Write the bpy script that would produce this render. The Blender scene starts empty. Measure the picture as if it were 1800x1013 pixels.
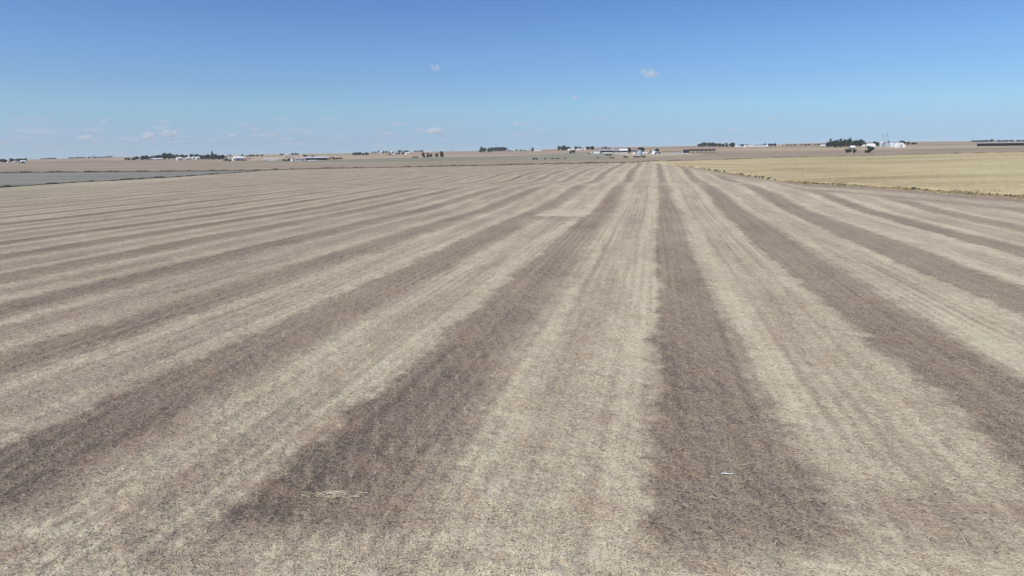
import bpy, math, random
import numpy as np

random.seed(7)
RNG = np.random.default_rng(11)
scene = bpy.context.scene
COL = scene.collection

# ----------------------------------------------------------------------------
# camera (drone about 11 m above a harvested field, +Y is the harvest direction)
# ----------------------------------------------------------------------------
FPX, CAMH = 1216.0, 11.0              # focal length in pixels of an 1800 px wide frame
ROLL = math.atan(0.0078)
PITCH = math.atan((506.5 - 274) / FPX)
YAW = math.radians(-11.497)
_f = np.array([math.sin(YAW) * math.cos(PITCH), math.cos(YAW) * math.cos(PITCH), -math.sin(PITCH)])
_r0 = np.array([math.cos(YAW), -math.sin(YAW), 0.0])
_u0 = np.cross(_r0, _f)
_r = math.cos(ROLL) * _r0 - math.sin(ROLL) * _u0
_u = math.cos(ROLL) * _u0 + math.sin(ROLL) * _r0

cam_d = bpy.data.cameras.new('camera')
cam = bpy.data.objects.new('camera', cam_d)
COL.objects.link(cam)
import mathutils
cam.matrix_world = mathutils.Matrix(((_r[0], _u[0], -_f[0], 0), (_r[1], _u[1], -_f[1], 0), (_r[2], _u[2], -_f[2], CAMH), (0, 0, 0, 1)))
cam_d.sensor_width = 36.0
cam_d.lens = 36.0 * FPX / 1800.0
cam_d.clip_start = 0.1
cam_d.clip_end = 90000.0
scene.camera = cam

# ----------------------------------------------------------------------------
# sky, sun, exposure
# ----------------------------------------------------------------------------
SUN_EL = math.radians(44)
SUN_AZ = math.radians(-138)           # compass style from +Y: behind the camera, to the left
world = bpy.data.worlds.new('World')
scene.world = world
world.use_nodes = True
wn, wl = world.node_tree.nodes, world.node_tree.links
wn.clear()
wout = wn.new('ShaderNodeOutputWorld')
wbg = wn.new('ShaderNodeBackground')
sky = wn.new('ShaderNodeTexSky')
sky.sky_type = 'NISHITA'
sky.sun_disc = False
sky.sun_elevation = SUN_EL
sky.sun_rotation = SUN_AZ
sky.altitude = 300
sky.air_density = 0.7
sky.dust_density = 0.0
sky.ozone_density = 6.0
# a clear sky over dry air: the band just over the horizon stays pale blue
tcw = wn.new('ShaderNodeTexCoord')
vadd = wn.new('ShaderNodeVectorMath'); vadd.operation = 'ADD'; vadd.inputs[1].default_value = (0, 0, 0.05)
vnor = wn.new('ShaderNodeVectorMath'); vnor.operation = 'NORMALIZE'
wl.new(tcw.outputs['Generated'], vadd.inputs[0]); wl.new(vadd.outputs[0], vnor.inputs[0]); wl.new(vnor.outputs[0], sky.inputs[0])
sepw = wn.new('ShaderNodeSeparateXYZ'); wl.new(tcw.outputs['Generated'], sepw.inputs[0])
mrw = wn.new('ShaderNodeMapRange'); mrw.inputs[1].default_value = 0.0; mrw.inputs[2].default_value = 0.25
wl.new(sepw.outputs[2], mrw.inputs[0])
tint = wn.new('ShaderNodeValToRGB')
te = tint.color_ramp.elements
SKY_TINT = [(0.0, (0.62, 0.55, 0.495)), (0.08, (0.61, 0.57, 0.52)), (0.26, (0.755, 0.81, 0.65)), (0.56, (0.69, 0.80, 0.80)), (0.88, (0.52, 0.69, 0.84)), (1.0, (0.50, 0.67, 0.835))]
while len(te) < len(SKY_TINT): te.new(0.5)
for e_, (p_, c_) in zip(te, SKY_TINT): e_.position = p_; e_.color = (*c_, 1)
wl.new(mrw.outputs[0], tint.inputs[0])
wmix = wn.new('ShaderNodeMix'); wmix.data_type = 'RGBA'; wmix.blend_type = 'MULTIPLY'; wmix.inputs[0].default_value = 1.0
wl.new(sky.outputs[0], wmix.inputs[6]); wl.new(tint.outputs[0], wmix.inputs[7])
wl.new(wmix.outputs[2], wbg.inputs[0])
wbg.inputs[1].default_value = 0.15
wl.new(wbg.outputs[0], wout.inputs[0])

sun_d = bpy.data.lights.new('sun', 'SUN')
sun_d.energy = 4.0
sun_d.angle = math.radians(0.53)
sun_d.color = (1.0, 0.945, 0.87)
sun = bpy.data.objects.new('sun', sun_d)
COL.objects.link(sun)
sd = mathutils.Vector((math.sin(SUN_AZ) * math.cos(SUN_EL), math.cos(SUN_AZ) * math.cos(SUN_EL), math.sin(SUN_EL)))
sun.rotation_euler = sd.to_track_quat('Z', 'Y').to_euler()
sun.location = (0, 0, 200)

scene.view_settings.view_transform = 'Standard'
scene.view_settings.look = 'None'
scene.view_settings.exposure = 0.25
scene.cycles.volume_bounces = 4
scene.view_settings.gamma = 1.0
scene.view_settings.use_curve_mapping = False

# ----------------------------------------------------------------------------
# helpers: survey of the land from the photograph
# ----------------------------------------------------------------------------
def ray(x, y):
    return _f * FPX + _r * (x - 900.0) + _u * (506.5 - y)

def col_az(x, y=272.0):
    d = ray(x, y)
    return math.atan2(d[0], d[1])

# (distance in m, height in the frame at which the ground lies there), per column of the view
SURVEY = {
    -500: [(360, 334), (620, 308), (1000, 295), (1500, 290), (3500, 285.5), (7000, 285.3)],
    0:    [(350, 329), (620, 304), (1000, 292), (1500, 286), (3500, 281.4), (7000, 281.2)],
    300:  [(420, 311), (600, 302.5), (1200, 285), (1600, 281.0), (1900, 278.2), (2500, 275.6), (7000, 275.4)],
    560:  [(560, 298), (850, 286), (1000, 282), (2200, 273.5), (3500, 270.5), (7000, 270.3)],
    750:  [(540, 295), (800, 283.5), (1000, 277.3), (2000, 270.5), (3200, 267.6), (7000, 267.4)],
    900:  [(530, 292), (760, 281), (900, 276.8), (2000, 267.5), (3300, 265.5), (7000, 265.3)],
    1050: [(520, 289), (700, 279), (840, 270.5), (1800, 263), (3300, 260.3), (7000, 260.2)],
    1150: [(510, 287.5), (680, 278), (830, 270.5), (1800, 262), (3000, 259.2), (7000, 259.1)],
    1250: [(600, 283), (850, 269.3), (1800, 259.5), (3000, 257.2), (7000, 257.1)],
    1500: [(680, 276), (850, 269.3), (1400, 258.8), (3000, 252), (7000, 251.9)],
    1800: [(760, 268.5), (900, 263), (1200, 257), (3000, 249.2), (7000, 249.1)],
    2300: [(760, 266), (900, 261), (1200, 255), (3000, 247), (7000, 246.9)],
}
T_L = np.linspace(math.log(60), math.log(14000), 260)
T_AZ, T_Z = [], []
for cx in sorted(SURVEY):
    pts = [(60, None), (150, None)] + SURVEY[cx] + [(14000, SURVEY[cx][-1][1] + 0.6)]
    rr, zz = [], []
    for r_, y_ in pts:
        rr.append(math.log(r_))
        if y_ is None:
            zz.append(0.0)
        else:
            d = ray(cx, y_)
            zz.append(CAMH + r_ * d[2] / math.hypot(d[0], d[1]))
    T_AZ.append(col_az(cx))
    z = np.interp(T_L, rr, zz)
    zp = np.pad(z, 5, mode='edge')
    k = np.hanning(9)[1:-1]; k /= k.sum()
    z = np.convolve(zp, k, mode='same')[5:-5]
    T_Z.append(z)
T_AZ = np.array(T_AZ); T_Z = np.array(T_Z)

def terrain(X, Y):
    X = np.asarray(X, float); Y = np.asarray(Y, float)
    r = np.hypot(X, Y) + 1e-6
    az = np.arctan2(X, Y)
    L = np.clip(np.log(r), T_L[0], T_L[-1])
    li = np.clip(((L - T_L[0]) / (T_L[1] - T_L[0])), 0, len(T_L) - 1.001)
    l0 = li.astype(int); lf = li - l0
    ai = np.clip(np.searchsorted(T_AZ, az) - 1, 0, len(T_AZ) - 2)
    af = np.clip((az - T_AZ[ai]) / (T_AZ[ai + 1] - T_AZ[ai]), 0, 1)
    af = af * af * (3 - 2 * af)
    z = ((T_Z[ai, l0] * (1 - lf) + T_Z[ai, l0 + 1] * lf) * (1 - af) + (T_Z[ai + 1, l0] * (1 - lf) + T_Z[ai + 1, l0 + 1] * lf) * af)
    win = np.exp(-((az + 0.05) / 0.42) ** 4)
    z = z - 1.25 * win * np.exp(-((Y - 283) / 38.0) ** 2) + 0.35 * win * np.exp(-((Y - 215) / 35.0) ** 2)
    far = np.clip((r - 150) / 300, 0, 1)
    z = z + far * 0.12 * (np.sin(X / 41.0 + 1.3) * np.cos(Y / 53.0) + 0.5 * np.sin(X / 23.0 + Y / 31.0))
    return z

def at(x, y, near=150.0):
    """point of the land seen at (x, y) of the frame"""
    d = ray(x, y)
    hl = math.hypot(d[0], d[1])
    rs = np.exp(np.linspace(math.log(near), math.log(5200), 3000))
    X, Y = rs * d[0] / hl, rs * d[1] / hl
    gap = CAMH + rs * d[2] / hl - terrain(X, Y)
    i = np.argmax(gap < 0) if np.any(gap < 0) else np.argmin(gap[rs < 3300])
    return np.array([X[i], Y[i], float(terrain(X[i], Y[i]))])

def dist(x, y):
    p = at(x, y)
    return math.hypot(p[0], p[1])

def point(x, r_):
    d = ray(x, 272.0)
    hl = math.hypot(d[0], d[1])
    X, Y = d[0] / hl * r_, d[1] / hl * r_
    return np.array([X, Y, float(terrain(X, Y))])

def depth(p):
    return float(np.dot(np.array([p[0], p[1], p[2] - CAMH]), _f))

# smooth value noise for laying out residue
_G = RNG.random((512, 512))
def vnoise(X, Y):
    X = np.asarray(X, float); Y = np.asarray(Y, float)
    xi = np.floor(X).astype(int); yi = np.floor(Y).astype(int)
    xf = X - xi; yf = Y - yi
    xf = xf * xf * (3 - 2 * xf); yf = yf * yf * (3 - 2 * yf)
    g = lambda a, b: _G[a % 512, b % 512]
    return (g(xi, yi) * (1 - xf) + g(xi + 1, yi) * xf) * (1 - yf) + (g(xi, yi + 1) * (1 - xf) + g(xi + 1, yi + 1) * xf) * yf
def fbm(X, Y, o=4):
    s = 0.0; a = 0.5
    for i in range(o):
        s = s + a * vnoise(X * 2 ** i + 17.3 * i, Y * 2 ** i + 9.1 * i); a *= 0.5
    return s / (1 - 0.5 ** o)
def sstep(a, b, x):
    t = np.clip((x - a) / (b - a), 0, 1)
    return t * t * (3 - 2 * t)

def ground(X, Y):
    """land with the small unevenness of the harvested soil near the drone"""
    r = np.hypot(X, Y)
    m = (fbm(X / 0.55, Y / 0.45, 3) - 0.5) * 0.10 + (fbm(X / 2.6 + 3, Y / 3.2, 2) - 0.5) * 0.10
    return terrain(X, Y) + m * (1 - sstep(70, 140, r))

def tag(o, label=None, cat=None, group=None, kind=None):
    if label: o['label'] = label
    if cat: o['category'] = cat
    if group: o['group'] = group
    if kind: o['kind'] = kind
    return o

def mesh_np(name, V, Q, smooth=True):
    """fast mesh from numpy: V (n,3), Q (m,4) quads"""
    V = np.asarray(V, np.float32); Q = np.asarray(Q, np.int32)
    me = bpy.data.meshes.new(name)
    me.vertices.add(len(V)); me.vertices.foreach_set('co', V.ravel())
    k = Q.shape[1]
    me.loops.add(Q.size); me.loops.foreach_set('vertex_index', Q.ravel())
    me.polygons.add(len(Q))
    me.polygons.foreach_set('loop_start', np.arange(0, Q.size, k, dtype=np.int32))
    me.polygons.foreach_set('loop_total', np.full(len(Q), k, np.int32))
    me.polygons.foreach_set('use_smooth', np.full(len(Q), smooth, bool))
    me.update(calc_edges=True)
    return me

def attr(me, name, vals):
    a = me.attributes.new(name, 'FLOAT', 'POINT')
    a.data.foreach_set('value', np.asarray(vals, np.float32))

def link(name, me, mat=None, parent=None):
    o = bpy.data.objects.new(name, me)
    COL.objects.link(o)
    if mat is not None and len(me.materials) == 0: me.materials.append(mat)
    if parent is not None: o.parent = parent
    return o

# ----------------------------------------------------------------------------
# materials
# ----------------------------------------------------------------------------
class NT:
    def __init__(self, name):
        self.m = bpy.data.materials.new(name); self.m.use_nodes = True
        self.n = self.m.node_tree.nodes; self.l = self.m.node_tree.links
        self.n.clear()
        self.out = self.n.new('ShaderNodeOutputMaterial')
        self.b = self.n.new('ShaderNodeBsdfPrincipled')
        self.l.new(self.b.outputs[0], self.out.inputs[0])
        self.b.inputs['Roughness'].default_value = 0.9
        self.b.inputs['Specular IOR Level'].default_value = 0.15
    def _in(self, s, v):
        if isinstance(v, bpy.types.NodeSocket): self.l.new(v, s)
        else: s.default_value = v
    def pos(self, sx=1, sy=1, sz=1, rot=0):
        g = self.n.new('ShaderNodeNewGeometry')
        mp = self.n.new('ShaderNodeMapping')
        mp.inputs['Scale'].default_value = (sx, sy, sz)
        mp.inputs['Rotation'].default_value = (0, 0, rot)
        self.l.new(g.outputs['Position'], mp.inputs[0])
        return mp.outputs[0]
    def noise(self, vec, scale, detail=3, rough=0.55, out=0):
        t = self.n.new('ShaderNodeTexNoise')
        self._in(t.inputs['Vector'], vec)
        t.inputs['Scale'].default_value = scale; t.inputs['Detail'].default_value = detail
        t.inputs['Roughness'].default_value = rough
        return t.outputs[out]
    def math(self, op, a, b=0.0, c=None, clamp=False):
        t = self.n.new('ShaderNodeMath'); t.operation = op; t.use_clamp = clamp
        self._in(t.inputs[0], a); self._in(t.inputs[1], b)
        if c is not None: self._in(t.inputs[2], c)
        return t.outputs[0]
    def mix(self, f, a, b, mode='MIX'):
        t = self.n.new('ShaderNodeMix'); t.data_type = 'RGBA'; t.blend_type = mode
        self._in(t.inputs[0], f)
        self._in(t.inputs[6], a if isinstance(a, bpy.types.NodeSocket) else (*a, 1))
        self._in(t.inputs[7], b if isinstance(b, bpy.types.NodeSocket) else (*b, 1))
        return t.outputs[2]
    def ramp(self, f, stops):
        t = self.n.new('ShaderNodeValToRGB')
        e = t.color_ramp.elements
        while len(e) < len(stops): e.new(0.5)
        for i, (p, c) in enumerate(stops):
            e[i].position = p; e[i].color = (*c, 1)
        self._in(t.inputs[0], f)
        return t.outputs[0]
    def attr(self, name):
        t = self.n.new('ShaderNodeAttribute'); t.attribute_name = name
        return t.outputs['Fac']
    def bump(self, h, strength, distance):
        t = self.n.new('ShaderNodeBump')
        t.inputs['Strength'].default_value = strength; t.inputs['Distance'].default_value = distance
        self._in(t.inputs['Height'], h)
        self.l.new(t.outputs[0], self.b.inputs['Normal'])
    def color(self, c): self._in(self.b.inputs['Base Color'], c if isinstance(c, bpy.types.NodeSocket) else (*c, 1))

def simple(name, c, var=0.12, scale=0.6, rough=0.8, metal=0.0, spec=0.25):
    t = NT(name)
    n = t.noise(t.pos(), scale, 4)
    a = tuple(v * (1 - var) for v in c); b = tuple(min(1, v * (1 + var)) for v in c)
    t.color(t.mix(n, a, b))
    t.b.inputs['Roughness'].default_value = rough
    t.b.inputs['Metallic'].default_value = metal
    t.b.inputs['Specular IOR Level'].default_value = spec
    return t.m

def stubble_material():
    t = NT('soybean_residue')
    p = t.pos()
    res = t.attr('residue')
    n1 = t.noise(t.pos(0.72, 1.25, 1), 19.0, 3, 0.65)
    n2 = t.noise(p, 4.2, 4, 0.6)
    n3 = t.noise(p, 0.75, 3, 0.55)
    n4 = t.noise(p, 0.07, 3, 0.5)
    fine = t.math('SUBTRACT', n1, 0.5); mid = t.math('SUBTRACT', n2, 0.5)
    lo = t.math('SUBTRACT', n3, 0.5); vlo = t.math('SUBTRACT', n4, 0.5)
    s = t.math('MULTIPLY_ADD', fine, 1.8, res)
    amp = t.math('MULTIPLY_ADD', res, 0.95, 0.30)
    s = t.math('MULTIPLY_ADD', mid, t.math('MULTIPLY', amp, 1.2), s)
    n6 = t.noise(t.pos(0.7, 1.1, 1), 1.9, 3, 0.6)
    s = t.math('MULTIPLY_ADD', t.math('SUBTRACT', n6, 0.5), t.math('MULTIPLY', amp, 0.6), s)
    s = t.math('MULTIPLY_ADD', lo, t.math('MULTIPLY', amp, 0.5), s)
    s = t.math('MULTIPLY_ADD', vlo, 0.30, s)
    # clods, and shade in the holes between straw, painted as dark specks
    n5 = t.noise(t.pos(0.8, 1.2, 1), 8.5, 2, 0.5)
    clod_shade = t.math('MULTIPLY', t.math('SUBTRACT', 0.43, n5, clamp=True), 3.6)
    s = t.math('SUBTRACT', s, clod_shade)
    s = t.math('ADD', s, 0.055)
    # planted rows at an angle to the harvest passes, seen where the soil is bare
    w = t.n.new('ShaderNodeTexWave'); w.wave_type = 'BANDS'; w.bands_direction = 'X'
    t._in(w.inputs['Vector'], t.pos(1, 1, 1, rot=math.radians(-21)))
    w.inputs['Scale'].default_value = 2 * math.pi / (20 * 0.76)
    w.inputs['Distortion'].default_value = 4.0; w.inputs['Detail'].default_value = 3; w.inputs['Detail Scale'].default_value = 0.9
    bare = t.math('SUBTRACT', 1.0, res, clamp=True)
    rows = t.math('MULTIPLY', t.math('POWER', w.outputs['Fac'], 4.0), t.math('MULTIPLY', t.math('MULTIPLY', bare, t.noise(t.pos(), 0.16, 3)), 0.19))
    s = t.math('ADD', s, rows)
    # combine and wheel lines along the passes
    lines = t.noise(t.pos(1.0, 0.012, 1), 1.7, 3, 0.6)
    s = t.math('MULTIPLY_ADD', t.math('SUBTRACT', lines, 0.5), 0.55, s)
    w2 = t.n.new('ShaderNodeTexWave'); w2.wave_type = 'BANDS'; w2.bands_direction = 'X'
    t._in(w2.inputs['Vector'], t.pos(1, 1, 1))
    w2.inputs['Scale'].default_value = 2 * math.pi / (20 * 0.76)
    w2.inputs['Distortion'].default_value = 1.6; w2.inputs['Detail'].default_value = 3; w2.inputs['Detail Scale'].default_value = 0.6
    rowmask = t.math('MULTIPLY', t.math('SUBTRACT', t.noise(t.pos(1, 0.25, 1), 0.11, 2), 0.40, clamp=True), t.math('MULTIPLY', res, 1.5))
    s = t.math('MULTIPLY_ADD', t.math('SUBTRACT', w2.outputs['Fac'], 0.5), rowmask, s)
    col = t.ramp(s, [(-0.0, (0.120, 0.093, 0.074)), (0.24, (0.292, 0.230, 0.169)), (0.50, (0.370, 0.304, 0.220)), (0.76, (0.478, 0.408, 0.285)), (1.0, (0.605, 0.532, 0.378))])
    hue = t.noise(p, 0.33, 4, 0.6)
    col = t.mix(t.math('MULTIPLY', t.math('SUBTRACT', hue, 0.53, clamp=True), 2.4, clamp=True), col, (0.36, 0.25, 0.165))
    grn = t.attr('green')
    col = t.mix(grn, col, (0.30, 0.30, 0.19))
    t.color(col)
    hgt = t.math('ADD', t.math('MULTIPLY', n1, 0.06), t.math('MULTIPLY', n2, 0.14))
    t.bump(hgt, 1.0, 0.7)
    t.b.inputs['Roughness'].default_value = 0.95
    t.b.inputs['Specular IOR Level'].default_value = 0.08
    return t.m

def field_material(name, ramp_cols, sx, sy, rot=0.0, fine=0.5, bump=0.6, finescale=1.3, sc=0.05):
    t = NT(name)
    p = t.pos(sx, sy, 1, rot)
    a = t.noise(p, sc, 4, 0.6)
    b = t.noise(t.pos(), finescale, 4, 0.65)
    c = t.noise(t.pos(), 0.012, 3, 0.5)
    s = t.math('MULTIPLY_ADD', t.math('SUBTRACT', b, 0.5), fine, a)
    s = t.math('MULTIPLY_ADD', t.math('SUBTRACT', c, 0.5), 0.7, s)
    k = len(ramp_cols)
    t.color(t.ramp(s, [(0.2 + 0.6 * i / (k - 1), cc) for i, cc in enumerate(ramp_cols)]))
    t.bump(b, bump, 0.4)
    t.b.inputs['Specular IOR Level'].default_value = 0.05
    return t.m

def farmland_material():
    t = NT('far_farmland')
    v = t.n.new('ShaderNodeTexVoronoi'); v.distance = 'CHEBYCHEV'
    t._in(v.inputs['Vector'], t.pos(0.9, 2.0, 0.0)); v.inputs['Scale'].default_value = 0.0019
    sep = t.n.new('ShaderNodeSeparateColor'); t.l.new(v.outputs['Color'], sep.inputs[0])
    n = t.noise(t.pos(0.3, 1.6, 1), 0.02, 5, 0.65)
    b = t.noise(t.pos(), 0.35, 4, 0.6)
    s = t.math('MULTIPLY_ADD', t.math('SUBTRACT', n, 0.5), 0.55, sep.outputs[0])
    s = t.math('MULTIPLY_ADD', t.math('SUBTRACT', b, 0.5), 0.35, s)
    col = t.ramp(s, [(0.0, (0.25, 0.175, 0.12)), (0.25, (0.37, 0.285, 0.20)), (0.5, (0.44, 0.36, 0.25)), (0.72, (0.29, 0.21, 0.155)), (0.86, (0.41, 0.345, 0.22)), (1.0, (0.22, 0.22, 0.13))])
    col = t.mix(t.attr('green'), col, (0.215, 0.225, 0.165))
    col = t.mix(t.attr('gravel'), col, (0.56, 0.51, 0.43))
    t.color(col)
    t.bump(b, 0.5, 1.0)
    t.b.inputs['Specular IOR Level'].default_value = 0.05
    return t.m

M = {}
M['stubble'] = stubble_material()
M['hay'] = field_material('ripe_crop', [(0.33, 0.245, 0.145), (0.42, 0.338, 0.192), (0.495, 0.423, 0.24), (0.55, 0.492, 0.297)], 0.35, 1.0, rot=math.radians(8), fine=1.35, sc=0.035, finescale=0.9, bump=1.0)
M['grass'] = field_material('grey_green_cover', [(0.185, 0.18, 0.15), (0.235, 0.23, 0.19), (0.285, 0.275, 0.225)], 0.4, 1.0, rot=math.radians(-35), fine=0.4, sc=0.03)
M['verge'] = field_material('dry_ditch_grass', [(0.10, 0.09, 0.045), (0.155, 0.13, 0.068), (0.21, 0.17, 0.09)], 1, 1, fine=0.9, sc=0.08)
M['tan'] = field_material('dry_corn', [(0.265, 0.21, 0.148), (0.32, 0.258, 0.185), (0.37, 0.302, 0.222)], 0.25, 1.3, fine=0.5, sc=0.02)
M['far'] = farmland_material()

# ----------------------------------------------------------------------------
# the land: ring sectors that share their borders
# ----------------------------------------------------------------------------
fine_az = np.radians(np.arange(-58, 36.0001, 0.125))
coarse_az = np.radians(np.arange(39, 302.01 - 3, 3.0))
AZ = np.concatenate([fine_az, coarse_az])     # closed ring
NA = len(AZ)

def border(pts):
    """border of a field, surveyed as frame points, as distance per azimuth"""
    xs = np.arange(pts[0][0], pts[-1][0] + 1, 6.0)
    ys = np.interp(xs, [p[0] for p in pts], [p[1] for p in pts])
    az = np.array([col_az(x) for x in xs])
    rr = np.array([dist(x, y) for x, y in zip(xs, ys)])
    return az, rr

def ring(azr):
    a = np.where(AZ > math.pi, AZ - 2 * math.pi, AZ)
    return np.interp(a, azr[0], azr[1])

D_PTS = [(-250, 306), (0, 304), (200, 303), (400, 300.5), (470, 299), (560, 297), (660, 295.3), (750, 293.4), (840, 291.8), (930, 289.4), (1000, 288), (1100, 286.3), (1150, 285.2), (1250, 282.5), (1400, 277.5), (1500, 275.5), (1600, 273.3), (1700, 270.5), (1740, 269.7), (1800, 268.6), (2100, 266)]
S_PTS = [(-250, 336), (0, 330), (60, 326), (130, 321), (215, 317), (300, 312), (400, 305), (460, 300.3), (560, 297.0), (660, 295.3), (750, 293.4), (840, 291.8), (930, 289.4), (1000, 288), (1100, 286.3), (1150, 286), (1180, 290.5), (1230, 296), (1260, 301), (1300, 307), (1370, 318), (1420, 323), (1500, 326), (1570, 331), (1620, 334), (1700, 340), (1800, 347), (2100, 366)]
T_PTS = [(-250, 291), (0, 288), (200, 287.2), (300, 285.3), (400, 285.8), (560, 285.5), (700, 284.6), (850, 282.6), (1000, 280.2), (1100, 278.6), (1160, 276.5), (1250, 271.7), (1300, 270), (1500, 269.3), (1600, 266.2), (1700, 264.8), (1800, 262.6), (2100, 260)]
D = ring(border(D_PTS)); S = np.minimum(ring(border(S_PTS)), D)
V = D + 16.0 + 5 * np.sin(AZ * 37)
T = np.maximum(ring(border(T_PTS)), V + 60)

def sector(name, r0, r1, n, mat, geometric=True, zoff=0.0, extra=None, steps=None, zfun=terrain):
    t = np.linspace(0, 1, n + 1)[:, None]
    if geometric: R = np.exp(np.log(r0)[None] * (1 - t) + np.log(r1)[None] * t)
    else: R = r0[None] * (1 - t) + r1[None] * t
    if steps is not None:
        R = np.concatenate([np.repeat(steps[:, None], NA, 1), R]); n = len(R) - 1
    X = R * np.sin(AZ)[None]; Y = R * np.cos(AZ)[None]
    Z = zfun(X, Y) + zoff
    Vv = np.stack([X, Y, Z], -1).reshape(-1, 3)
    i = np.arange(n)[:, None]; j = np.arange(NA)[None]
    jn = (j + 1) % NA
    Q = np.stack(np.broadcast_arrays(i * NA + j, (i + 1) * NA + j, (i + 1) * NA + jn, i * NA + jn), -1).reshape(-1, 4)
    gap = (r1 - r0) > 1.0
    keep = (gap[None] | gap[np.roll(np.arange(NA), -1)][None]) & np.ones((n, 1), bool)
    Q = Q[keep.reshape(-1)][:, ::-1]
    me = mesh_np(name, Vv, Q)
    if extra:
        for k, fn in extra.items(): attr(me, k, fn(Vv[:, 0].astype(float), Vv[:, 1].astype(float)))
    o = link(name, me, mat)
    o['kind'] = 'structure'
    return o

# residue left by the combine: dark bare passes every 12.6 m, feathered straw between
STRIP = {}
for k in range(-60, 30):
    rnd = random.Random(k * 13 + 5)
    STRIP[k] = (2.9 + 12.6 * k + rnd.uniform(-0.5, 0.5), 2.25 + rnd.uniform(-0.35, 0.35), rnd.uniform(0.88, 1.05))
STRIP[0] = (2.95, 2.25, 1.0); STRIP[-1] = (-10.0, 2.45, 1.05); STRIP[1] = (15.6, 2.7, 1.0); STRIP[-2] = (-22.4, 2.6, 1.0); STRIP[2] = (27.8, 2.8, 0.95); STRIP[-3] = (-34.6, 2.1, 0.95)
C_K = np.array([STRIP[k][0] for k in range(-60, 30)]); W_K = np.array([STRIP[k][1] for k in range(-60, 30)]); A_K = np.array([STRIP[k][2] for k in range(-60, 30)])
S_AZ = np.where(AZ > math.pi, AZ - 2 * math.pi, AZ); _o = np.argsort(S_AZ); S_AZs, S_Rs = S_AZ[_o], S[_o]

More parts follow.
